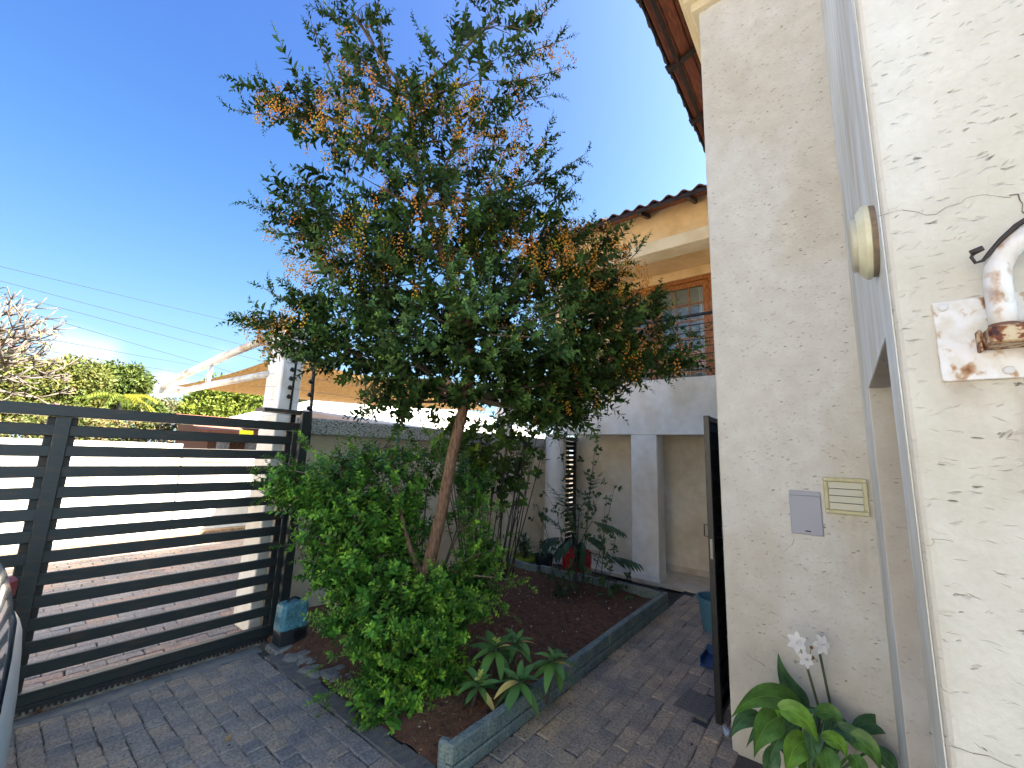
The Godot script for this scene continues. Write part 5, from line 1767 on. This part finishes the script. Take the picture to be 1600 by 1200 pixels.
	put("weld", b, M(lin(0.16, 0.08, 0.05), 0.8), p)
	b = MB.new(true)
	b.tube([Vector3(1.108, 2.13, 0.42), Vector3(1.108, 2.062, 0.31), Vector3(1.110, 2.045, 0.283), Vector3(1.112, 2.024, 0.262), Vector3(1.113, 2.003, 0.246), Vector3(1.113, 1.99, 0.236), Vector3(1.112, 1.988, 0.226), Vector3(1.112, 2.0, 0.222), Vector3(1.112, 2.012, 0.228), Vector3(1.112, 2.016, 0.238)], [0.0036, 0.0045, 0.005, 0.0045, 0.004, 0.003, 0.0028, 0.0028, 0.0034, 0.0034], 8)
	b.tube([Vector3(1.112, 2.008, 0.222), Vector3(1.110, 2.014, 0.238)], [0.0062, 0.0052], 8)
	put("cable", b, M(lin(0.03, 0.022, 0.02), 0.6), p)
	# black security gate leaf folded back along the wall
	var g := thing("security_gate", "black steel pedestrian gate leaf standing open, seen nearly edge on", "gate", Vector3(3.5, 0, -0.71))
	b = MB.new()
	b.span(Vector3(3.06, 0.0, -0.735), Vector3(3.10, 1.905, -0.698), 0.003)
	b.span(Vector3(3.93, 0.0, -0.735), Vector3(3.97, 1.905, -0.698), 0.003)
	b.span(Vector3(3.10, 1.865, -0.733), Vector3(3.93, 1.903, -0.70), 0.003)
	b.span(Vector3(3.10, 0.03, -0.733), Vector3(3.93, 0.07, -0.70), 0.003)
	put("frame", b, mat.black, g)
	b = MB.new()
	b.span(Vector3(3.10, 0.07, -0.730), Vector3(3.93, 1.865, -0.726))
	put("backing_sheet", b, mat.black, g)
	for i in 15:
		b = MB.new()
		b.box(Vector3(3.515, 0.16 + i * 0.118, -0.714), Vector3(0.83, 0.022, 0.016), 0.002)
		put("bar", b, mat.black, g)
	b = MB.new()
	b.span(Vector3(3.057, 0.965, -0.724), Vector3(3.0605, 1.09, -0.709))
	put("lock_plate", b, M(lin(0.42, 0.40, 0.37), 0.5, "mould", Vector3(14, 14, 14)), g)
	b = MB.new(true)
	b.tube([Vector3(3.085, 1.10, -0.735), Vector3(3.085, 1.10, -0.762), Vector3(3.085, 1.175, -0.762), Vector3(3.085, 1.175, -0.735)], [0.004], 6)
	put("handle", b, mat.black, g)
	b = MB.new(true)
	b.tube([Vector3(3.12, 1.10, -0.698), Vector3(3.12, 1.10, -0.66), Vector3(3.12, 1.175, -0.66), Vector3(3.12, 1.175, -0.698)], [0.004], 6)
	put("handle", b, mat.black, g)
	var hp := MB.new()
	hp.span(Vector3(3.98, 0, -0.735), Vector3(4.03, 1.95, -0.60), 0.003)
	put("hinge_post", hp, mat.black, g)


# ------------------------------------------------------------------ pots and small things
func pot(called: String, label: String, cat: String, c: Vector3, prof: Array, m: Material) -> Node3D:
	var t := thing(called, label, cat, c)
	var b := MB.new()
	b.lathe(prof, 28, Transform3D(Basis(), c))
	put("bowl", b, m, t)
	return t


func frond(parent: Node3D, foot: Vector3, elbow: Vector3, tip: Vector3, lobes: int, lw: float, m: Material):   # a deeply cut leaf on a long stalk
	var b := MB.new(true)
	b.col = Color(0.05, 0.085, 0.03)
	b.tube(bez(foot, foot.lerp(elbow, 0.5) + Vector3(0, 0.05, 0), elbow, 6), taper(0.007, 0.004, 6), 5)
	var p := bez(elbow, elbow.lerp(tip, 0.5) + Vector3(0, 0.04, 0), tip, lobes)
	b.tube(p, taper(0.004, 0.0015, lobes), 4)
	for i in range(0, lobes + 1):
		var d: Vector3 = (p[mini(i + 1, lobes)] - p[maxi(0, i - 1)]).normalized()
		var side := d.cross(Vector3.UP).normalized()
		var ln := lw * (0.55 + 0.6 * sin(PI * (0.2 + 0.75 * i / lobes)))
		for s in [-1.0, 1.0]:
			var k := rng.randf_range(0.8, 1.2)
			b.col = Color(0.042 * k, 0.085 * k, 0.042 * k)
			b.leaf(p[i], (side * s + d * 0.75 + Vector3(0, -0.15, 0) + rv(0.1)).normalized(), Vector3.UP, ln, ln * 0.24, 0.15, 0.25, 3)
	b.leaf(tip, (tip - p[lobes - 1]).normalized(), Vector3.UP, lw * 0.7, lw * 0.17, 0.15, 0.3, 3)
	put("leaf", b, m, parent)


func build_pots():
	rng.seed = 601
	var red := pot("red_pot", "bright red round planter with dark lobed leaves behind the edging", "plant pot", Vector3(5.22, 0.0, -2.93), [Vector2(0, 0.0), Vector2(0.15, 0.0), Vector2(0.185, 0.05), Vector2(0.20, 0.20), Vector2(0.198, 0.32), Vector2(0.185, 0.325), Vector2(0.18, 0.28), Vector2(0, 0.28)], M(lin(0.42, 0.012, 0.018), 0.35, "stain", Vector3(3, 3, 3)))
	var ph := thing("lobed_leaf_plant", "dark green plant with deeply cut leaves growing from the red pot", "plant", Vector3(5.22, 0.28, -2.93))
	var c := Vector3(5.22, 0.30, -2.93)
	for q in [[[925, 815], [970, 830], 4.9], [[945, 870], [995, 880], 4.7], [[900, 825], [885, 770], 5.2], [[880, 830], [845, 800], 5.0], [[910, 845], [905, 880], 4.8], [[895, 840], [870, 865], 4.85], [[905, 800], [935, 745], 5.2], [[870, 840], [850, 850], 5.1], [[915, 840], [940, 850], 4.9], [[890, 800], [860, 760], 5.3]]:
		frond(ph, c, at(q[0][0], q[0][1], q[2]), at(q[1][0], q[1][1], q[2] - 0.05), 7, 0.2, mat.leaf_big)
	var gp := pot("green_dish_pot", "shallow lime green dish pot on the tiles by the wall", "plant pot", Vector3(5.12, 0.0, -3.74), [Vector2(0, 0.0), Vector2(0.13, 0.0), Vector2(0.165, 0.06), Vector2(0.185, 0.10), Vector2(0.185, 0.135), Vector2(0.17, 0.135), Vector2(0.165, 0.10), Vector2(0, 0.10)], M(lin(0.36, 0.46, 0.05), 0.4, "stain", Vector3(3, 3, 3)))
	var sp := thing("spiky_potted_plant", "spiky narrow leaved plant in the lime green dish", "plant", Vector3(5.12, 0.10, -3.74))
	var b := MB.new(true)
	for i in 90:
		var k := rng.randf_range(0.7, 1.3)
		b.col = Color(0.06 * k, 0.11 * k, 0.05 * k)
		var d := (Vector3.UP * rng.randf_range(0.2, 1.2) + Vector3(rng.randf_range(-1, 1), 0, rng.randf_range(-1, 1))).normalized()
		b.leaf(Vector3(5.12, 0.12 + rng.randf() * 0.22, -3.74) + rv(0.04), d, Vector3.UP, rng.randf_range(0.18, 0.34), 0.026, 0.2, 0.5, 3)
	put("leaves", b, mat.leaf_big, sp)
	b = MB.new(true)
	b.tube([Vector3(5.12, 0.09, -3.74), Vector3(5.14, 0.34, -3.73)], [0.025, 0.016], 8)
	put("stem", b, mat.bark, sp)
	var bp := pot("black_pot", "small black plastic flowerpot between the lime dish and red pot", "plant pot", Vector3(5.15, 0.0, -3.41), [Vector2(0, 0.0), Vector2(0.10, 0.0), Vector2(0.128, 0.18), Vector2(0.134, 0.18), Vector2(0.134, 0.205), Vector2(0.122, 0.205), Vector2(0.12, 0.17), Vector2(0, 0.17)], M(lin(0.02, 0.022, 0.028), 0.5))
	b = MB.new(true)
	for i in 40:
		var k := rng.randf_range(0.7, 1.3)
		b.col = Color(0.08 * k, 0.12 * k, 0.05 * k)
		b.leaf(Vector3(5.15, 0.17, -3.41) + rv(0.07) * Vector3(1, 0, 1), (Vector3.UP + rv(0.9)).normalized(), Vector3.UP, rng.randf_range(0.08, 0.18), 0.03, 0.2, 0.3, 2)
	put("seedlings", b, mat.leaf_big, bp)
	# bucket and dustpan half behind the black gate
	var bk := pot("plastic_bucket", "teal blue plastic bucket half hidden behind the black gate", "bucket", Vector3(4.60, 0.0, -1.06), [Vector2(0, 0.0), Vector2(0.12, 0.0), Vector2(0.155, 0.27), Vector2(0.172, 0.275), Vector2(0.172, 0.30), Vector2(0.158, 0.30), Vector2(0.150, 0.26), Vector2(0.118, 0.02), Vector2(0, 0.02)], M(lin(0.06, 0.16, 0.22), 0.4))
	var dp := thing("dustpan", "dark blue plastic dustpan on the paving behind the black gate", "dustpan", Vector3(3.86, 0.0, -0.93))
	b = MB.new()
	b.box(Vector3(3.87, 0.018, -0.90), Vector3(0.24, 0.008, 0.2), 0.002, Basis(Vector3.BACK, 0.06))
	b.box(Vector3(3.98, 0.05, -0.90), Vector3(0.012, 0.09, 0.2), 0.003)
	b.box(Vector3(3.88, 0.04, -0.803), Vector3(0.22, 0.06, 0.008), 0.002)
	b.box(Vector3(3.88, 0.04, -0.997), Vector3(0.22, 0.06, 0.008), 0.002)
	put("pan", b, M(lin(0.012, 0.05, 0.15), 0.4), dp)
	b = MB.new(true)
	b.tube([Vector3(3.985, 0.08, -0.90), Vector3(4.08, 0.14, -0.90)], [0.014, 0.011], 8)
	put("handle", b, M(lin(0.012, 0.05, 0.15), 0.4), dp)
	# inspection cover
	var dc := thing("drain_cover", "small square concrete inspection cover set in the path", "drain cover", Vector3(3.2, 0, -0.875))
	b = MB.new()
	b.box(Vector3(3.2, -0.004, -0.875), Vector3(0.29, 0.02, 0.225), 0.004, Basis(Vector3.UP, -0.1))
	put("slab", b, M(lin(0.26, 0.23, 0.20), 0.9, "mould", Vector3(7, 7, 7), "grain_h", 0.4), dc)
	b = MB.new()
	for i in 6:
		for j in 4:
			b.box(Vector3(3.09 + i * 0.042, 0.0055, -0.955 + j * 0.05), Vector3(0.014, 0.0035, 0.014), 0.001, Basis(Vector3.UP, -0.1))
	put("studs", b, M(lin(0.13, 0.115, 0.10), 0.9), dc)
	# crumpled plastic scrap at the wall corner
	b = MB.new()
	for i in 14:
		var q := Vector3(2.93, 0.05, -0.645)
		b.tri(q + rv(0.024), q + rv(0.024), q + rv(0.024))
	tag(put("plastic_scrap", b, M(lin(0.35, 0.42, 0.55), 0.3)), "crumpled pale blue plastic scrap at the wall corner behind the lily", "litter")


func blade(b: MB, p: Array, w: float, up: Vector3, fold: float):   # a broad leaf blade along a curve
	var n := p.size() - 1
	var rows := []
	for i in n + 1:
		var d: Vector3 = (p[mini(i + 1, n)] - p[maxi(i - 1, 0)]).normalized()
		var s := d.cross(up).normalized()
		var nn := s.cross(d).normalized()
		var t := float(i) / n
		var ww := w * 0.5 * (pow(sin(PI * pow(t, 0.72)), 1.05) * (1.0 - 0.3 * t * t)) if i < n else 0.0
		var wave := 0.05 * w * sin(t * 9.0)
		rows.append([p[i] + s * ww + nn * (ww * fold + wave), p[i] + s * ww * 0.5 + nn * ww * fold * 0.62, p[i], p[i] - s * ww * 0.5 + nn * ww * fold * 0.62, p[i] - s * ww + nn * (ww * fold - wave)])
	var tone := b.col
	for i in n:
		for k in 4:
			var dull := 0.86 + 0.14 * sin(i * 1.3 + k * 2.0)
			b.col = Color(tone.r * dull, tone.g * dull, tone.b * dull)
			b.quad(rows[i][k], rows[i][k + 1], rows[i + 1][k + 1], rows[i + 1][k])
	b.col = Color(tone.r * 1.5, tone.g * 1.35, tone.b * 1.5)
	var rib := []
	for q in p:
		rib.append(q + up * 0.0005)
	b.tube(rib.slice(0, n), taper(0.0022, 0.0008, n - 1), 4, false)


func build_lily():
	rng.seed = 701
	var foot := Vector3(2.66, 0.0, -0.23)
	var l := thing("lily_plant", "broad leaved lily with two stalks of white flowers against the wall", "plant", foot)
	var ls := [[1266, 1112, 1222, 1085, 1216, 1021, 2.12, 2.14, 62, 0], [1276, 1114, 1312, 1108, 1350, 1067, 2.12, 2.17, 56, 0], [1256, 1112, 1190, 1058, 1142, 1122, 1.98, 1.82, 62, 1], [1192, 1122, 1152, 1112, 1141, 1156, 1.95, 1.85, 40, 0], [1226, 1118, 1188, 1122, 1178, 1186, 1.9, 1.78, 68, 1], [1212, 1108, 1258, 1104, 1281, 1168, 1.88, 1.78, 56, 2], [1330, 1146, 1362, 1108, 1434, 1164, 1.98, 2.0, 46, 0], [1318, 1150, 1362, 1152, 1378, 1212, 1.9, 1.78, 56, 1], [1272, 1116, 1312, 1104, 1312, 1144, 2.0, 1.9, 44, 1], [1240, 1138, 1230, 1144, 1236, 1160, 1.92, 1.9, 24, 1], [1262, 1158, 1232, 1156, 1230, 1222, 1.84, 1.74, 62, 2], [1280, 1152, 1318, 1150, 1323, 1190, 1.86, 1.8, 40, 2], [1282, 1170, 1296, 1176, 1292, 1240, 1.82, 1.72, 60, 1], [1362, 1172, 1392, 1182, 1402, 1222, 1.92, 1.86, 46, 0], [1254, 1111, 1272, 1106, 1290, 1113, 2.02, 1.98, 14, 0], [1330, 1180, 1345, 1190, 1340, 1240, 1.82, 1.75, 46, 1], [1215, 1165, 1195, 1190, 1205, 1235, 1.84, 1.78, 44, 0], [1300, 1125, 1290, 1150, 1306, 1195, 1.95, 1.85, 36, 0], [1250, 1130, 1215, 1135, 1200, 1200, 1.9, 1.8, 44, 0], [1300, 1140, 1340, 1138, 1352, 1182, 1.92, 1.84, 44, 0], [1262, 1140, 1275, 1150, 1262, 1208, 1.86, 1.76, 44, 0], [1240, 1125, 1190, 1112, 1165, 1170, 1.94, 1.84, 40, 0], [1285, 1130, 1310, 1120, 1330, 1136, 2.02, 1.98, 34, 0]]
	var tones := [Color(0.09, 0.20, 0.085), Color(0.12, 0.27, 0.055), Color(0.17, 0.36, 0.05)]
	for q in ls:
		var a := at(q[0], q[1], q[6])
		var z := at(q[4], q[5], q[7])
		var m := at(q[2], q[3], (q[6] + q[7]) * 0.5)
		var b := MB.new(true)
		var t: Color = tones[q[9]]
		b.col = t.lerp(Color(0.09, 0.16, 0.05), 0.3)
		b.tube(bez(foot + rv(0.03) * Vector3(1, 0, 1), foot.lerp(a, 0.6) + Vector3(0, 0.06, 0), a, 6), taper(0.008, 0.005, 6), 6)
		b.col = t * rng.randf_range(0.9, 1.1)
		var up: Vector3 = (Vector3.UP * 0.6 - F * 0.7 + Vector3(-0.3, 0, 0)).normalized()
		blade(b, bez(a, m, z, 12), q[8] * 0.58 * q[6] / FOCAL, up, 0.42)
		put("leaf", b, mat.lily_leaf if mat.has("lily_leaf") else mat.leaf_big, l)
	var stalks := [[1281, 1112, 1259, 1035, 2.06], [1300, 1114, 1281, 1022, 2.08]]
	for q in stalks:
		var b := MB.new(true)
		b.col = Color(0.085, 0.10, 0.05)
		b.tube([foot, at(q[0], q[1], q[4]), at(q[2], q[3], q[4])], [0.0075, 0.0065, 0.0055], 8)
		put("stalk", b, mat.leaf_big, l)
	var fl := [[1244, 1003, 2.02, [1262, 1036], 0.062, Vector3(-0.5, 0.25, 0.3)], [1283, 1007, 2.05, [1281, 1022], 0.062, Vector3(-0.3, 0.3, 0.5)], [1258, 1030, 2.02, [1260, 1038], 0.052, Vector3(-0.5, 0.5, 0.5)]]
	var white := leafy(0.5, Color(0.12, 0.12, 0.12))
	for q in fl:
		var b := MB.new(true)
		var c := at(q[0], q[1], q[2])
		b.col = Color(0.22, 0.27, 0.12)
		b.tube([at(q[3][0], q[3][1], 2.06), c], [0.003, 0.0025], 5)
		var dir: Vector3 = (q[5] - F * 0.6).normalized()
		var f := frame_y(dir, rng.randf())
		for k in 6:
			var a := TAU * k / 6.0
			b.col = Color(0.92, 0.92, 0.92)
			b.leaf(c, (f.x * cos(a) + f.z * sin(a) + f.y * 0.25).normalized(), f.y, q[4] * 0.85, q[4] * 0.5, 0.2, 0.18, 4)
		for k in 5:
			var a := TAU * k / 5.0
			b.leaf(c + f.y * 0.004, (f.x * cos(a) * 0.4 + f.z * sin(a) * 0.4 + f.y).normalized(), f.x, q[4] * 0.45, q[4] * 0.22, 0.2, 0.0, 2)
		put("flower", b, white, l)
	for q in [[1242, 1033, 0.7], [1270, 1028, 0.4], [1276, 1032, 0.6], [1268, 1012, 0.5]]:
		var b := MB.new(true)
		var c := at(q[0], q[1], 2.04)
		b.col = Color(0.6, 0.55, 0.42) if q[2] > 0.5 else Color(0.30, 0.17, 0.07)
		b.tube([at(1262, 1037, 2.06), c], [0.0025, 0.002], 5)
		b.lathe([Vector2(0, -0.012), Vector2(0.007, -0.004), Vector2(0.008, 0.004), Vector2(0.003, 0.018), Vector2(0, 0.024)], 8, Transform3D(Basis(Vector3.BACK, q[2] * 2.0), c))
		put("bud", b, mat.leaf, l)


# ------------------------------------------------------------------ car corner at the left edge
func build_car():
	var root := thing("parked_car", "silver car parked along the gate, only its rounded rear corner in view", "car", Vector3(-2.0, 0, -2.72))
	var k := Transform3D(Basis(Vector3.UP, -0.066), Vector3(-2.0, 0, -2.72))
	# side outline, rear at +x
	var prof := [[2.02, 0.26], [2.16, 0.32], [2.21, 0.48], [2.205, 0.62], [2.19, 0.75], [2.165, 0.88], [2.13, 0.985], [2.08, 1.04], [1.98, 1.066], [1.6, 1.08], [1.1, 1.09], [0.4, 1.06], [-0.5, 1.01], [-1.0, 0.97], [-1.6, 0.87], [-1.95, 0.76], [-2.06, 0.62], [-2.08, 0.42], [-2.0, 0.26], [-1.0, 0.22], [1.0, 0.22]]
	var zs := [[-0.80, 0.24], [-0.79, 0.15], [-0.755, 0.07], [-0.69, 0.025], [-0.5, 0.005], [0.0, 0.0], [0.5, 0.005], [0.69, 0.025], [0.755, 0.07], [0.79, 0.15], [0.80, 0.24]]
	var paint := M(lin(0.72, 0.77, 0.83), 0.16)
	paint.metallic = 0.35
	paint.clearcoat_enabled = true
	paint.clearcoat = 0.8
	paint.clearcoat_roughness = 0.05
	var b := MB.new(true)
	var rows := []
	for z in zs:
		var row := []
		for q in prof:
			var ins: float = z[1]
			var p := Vector3(q[0], q[1], z[0])
			var c := Vector3(clampf(q[0], -1.7, 1.75), 0.66, 0)
			var d := Vector3(p.x - c.x, p.y - c.y, 0)
			if d.length() > 0.001:
				p -= d.normalized() * minf(ins, d.length())
			row.append(k * p)
		rows.append(row)
	for i in rows.size() - 1:
		for j in prof.size():
			var j1 := (j + 1) % prof.size()
			b.quad(rows[i][j1], rows[i][j], rows[i + 1][j], rows[i + 1][j1])
	for e in [0, rows.size() - 1]:
		var c := Vector3.ZERO
		for p in rows[e]:
			c += p / rows[e].size()
		for j in prof.size():
			var j1 := (j + 1) % prof.size()
			if e == 0:
				b.tri(c, rows[e][j], rows[e][j1])
			else:
				b.tri(c, rows[e][j1], rows[e][j])
	put("body", b, paint, root)
	# bumper skin a little proud of the body
	b = MB.new(true)
	var bp := [[2.19, 0.30], [2.232, 0.42], [2.235, 0.60], [2.222, 0.70], [2.20, 0.742]]
	for i in zs.size() - 1:
		for j in bp.size() - 1:
			var q := []
			for t in [[i, j], [i + 1, j], [i + 1, j + 1], [i, j + 1]]:
				q.append(k * Vector3(bp[t[1]][0] - zs[t[0]][1] * 0.75, bp[t[1]][1], zs[t[0]][0] * 1.005))
			b.quad(q[0], q[3], q[2], q[1])
	var bumper := M(lin(0.48, 0.57, 0.62), 0.35)
	bumper.clearcoat_enabled = true
	put("bumper", b, bumper, root)
	# cabin
	b = MB.new(true)
	var low := [Vector2(1.45, -0.68), Vector2(1.45, 0.68), Vector2(-1.05, 0.68), Vector2(-1.05, -0.68)]
	var top := [Vector2(0.75, -0.54), Vector2(0.75, 0.54), Vector2(-0.30, 0.54), Vector2(-0.30, -0.54)]
	var cab := MB.new()
	for i in 4:
		var j := (i + 1) % 4
		cab.face([k * Vector3(low[i].x, 1.02, low[i].y), k * Vector3(low[j].x, 1.02, low[j].y), k * Vector3(top[j].x, 1.42, top[j].y), k * Vector3(top[i].x, 1.42, top[i].y)], k * Vector3(0.2, 1.2, 0))
	put("window", cab, M(lin(0.015, 0.018, 0.02), 0.06), root)
	cab = MB.new()
	cab.box(k * Vector3(0.225, 1.435, 0), Vector3(1.12, 0.05, 1.12), 0.02, k.basis)
	put("roof", cab, paint, root)
	for s in [-1.0, 1.0]:
		cab = MB.new(true)
		cab.tube([k * Vector3(1.45, 1.03, 0.68 * s), k * Vector3(0.76, 1.425, 0.545 * s)], [0.03], 8)
		cab.tube([k * Vector3(-1.05, 1.0, 0.68 * s), k * Vector3(-0.30, 1.425, 0.545 * s)], [0.025], 8)
		cab.tube([k * Vector3(0.2, 1.04, 0.70 * s), k * Vector3(0.22, 1.425, 0.55 * s)], [0.03], 8)
		put("pillar", cab, paint, root)
		# tail lights
		var t := MB.new()
		t.box(k * Vector3(2.075 - 0.07 * maxf(s, 0.0), 0.85, 0.655 * s), Vector3(0.12, 0.11, 0.22), 0.02, k.basis * Basis(Vector3.UP, 0.5 * s))
		var lamp := M(lin(0.25, 0.02, 0.02), 0.15)
		lamp.clearcoat_enabled = true
		put("tail_light", t, lamp, root)
		for x in [1.33, -1.32]:
			var w := MB.new()
			var wx := Transform3D(Basis(Vector3.RIGHT, PI / 2 * s), Vector3(x, 0.31, 0.70 * s))
			w.lathe([Vector2(0.20, -0.09), Vector2(0.29, -0.09), Vector2(0.31, -0.06), Vector2(0.31, 0.08), Vector2(0.29, 0.105), Vector2(0.20, 0.105)], 32, k * wx)
			var ty := put("wheel", w, mat.black, root)
			w = MB.new()
			w.lathe([Vector2(0.205, 0.10), Vector2(0.19, 0.085), Vector2(0.06, 0.09), Vector2(0.05, 0.10), Vector2(0, 0.10)], 32, k * wx)
			put("rim", w, mat.steel, ty)


# ------------------------------------------------------------------ fallen bits
func build_litter():
	rng.seed = 801
	var b := MB.new()
	b.leaf(Vector3.ZERO, Vector3(1, 0, 0), Vector3.UP, 1.0, 0.55, 0.35, 0.1, 2)
	var lm := b.done()
	var xs := []
	var cols := []
	var petal := Color(0.62, 0.58, 0.46)
	var dark := Color(0.05, 0.04, 0.03)
	var tan_c := Color(0.26, 0.18, 0.09)
	for i in 1100:   # soil
		var x := rng.randf_range(1.75, 4.75)
		var z := rng.randf_range(-3.9, -1.72)
		var s := rng.randf_range(0.008, 0.026)
		xs.append(Transform3D(Basis.from_euler(Vector3(rng.randfn(0, 0.4), rng.randf() * TAU, rng.randfn(0, 0.4))).scaled(Vector3.ONE * s), Vector3(x, soil_y(x, z) + 0.004, z)))
		var r := rng.randf()
		cols.append((petal if r < 0.4 else tan_c if r < 0.75 else dark) * rng.randf_range(0.7, 1.1))
	for i in 520:   # driveway and path
		var x := rng.randf_range(-0.4, 5.4)
		var z := rng.randf_range(-3.6, -0.6)
		if x > 1.6 and z < -1.6 or x > 2.8 and z > -0.64:
			continue
		var s := rng.randf_range(0.005, 0.018)
		xs.append(Transform3D(Basis.from_euler(Vector3(rng.randfn(0, 0.3), rng.randf() * TAU, rng.randfn(0, 0.3))).scaled(Vector3.ONE * s), Vector3(x, 0.004, z)))
		var r := rng.randf()
		cols.append((petal if r < 0.22 else tan_c if r < 0.5 else dark) * rng.randf_range(0.7, 1.1))
	for i in 420:   # gathered along the edging and at the front corner of the bed
		var x := rng.randf_range(1.7, 4.9)
		var z := -1.605 + absf(rng.randfn(0, 0.035))
		if i % 3 == 0:
			x = 1.62 + absf(rng.randfn(0, 0.16))
			z = rng.randf_range(-2.9, -1.7)
		var s := rng.randf_range(0.005, 0.02)
		xs.append(Transform3D(Basis.from_euler(Vector3(rng.randfn(0, 0.4), rng.randf() * TAU, rng.randfn(0, 0.4))).scaled(Vector3.ONE * s), Vector3(x, (soil_y(x, z) if z < -1.68 else 0.0) + 0.006, z)))
		cols.append((tan_c if rng.randf() < 0.7 else dark) * rng.randf_range(0.5, 1.2))
	for i in 260:   # dry straw by the front corner
		var x := 1.95 + rng.randfn(0, 0.16)
		var z := -1.95 + rng.randfn(0, 0.14)
		if z > -1.70 or x < 1.70:
			continue
		xs.append(Transform3D(Basis.from_euler(Vector3(rng.randfn(0, 0.5), rng.randf() * TAU, rng.randfn(0, 0.5))).scaled_local(Vector3(rng.randf_range(0.03, 0.07), 0.02, 0.006)), Vector3(x, soil_y(x, z) + 0.008, z)))
		cols.append(tan_c * rng.randf_range(0.5, 1.0) if rng.randf() < 0.7 else Color(0.06, 0.10, 0.03))
	scatter("leaf_litter", lm, leafy(0.8, Color(0.1, 0.1, 0.1)), xs, cols)
	for q in [[352, 1163, 0.05, 0.9, "curled tan dry leaf lying alone on the driveway setts"], [617, 1168, 0.055, 2.2, "pale dry leaf by the front corner of the shrub"]]:
		var d := at(q[0], q[1], 1.0) - CAM
		var p := CAM + d * (-1.6 / d.y)
		b = MB.new(true)
		b.col = Color(0.38, 0.22, 0.09)
		b.leaf(Vector3.ZERO, Vector3(1, 0, 0), Vector3.UP, q[2], q[2] * 0.45, 0.5, -0.2, 4)
		var o := put("dry_leaf", b, leafy(0.7, Color(0.2, 0.15, 0.05)))
		o.transform = Transform3D(Basis(Vector3.UP, q[3]) * Basis(Vector3.RIGHT, 0.3), p + Vector3(0, 0.009, 0))
		tag(o, q[4], "leaf")
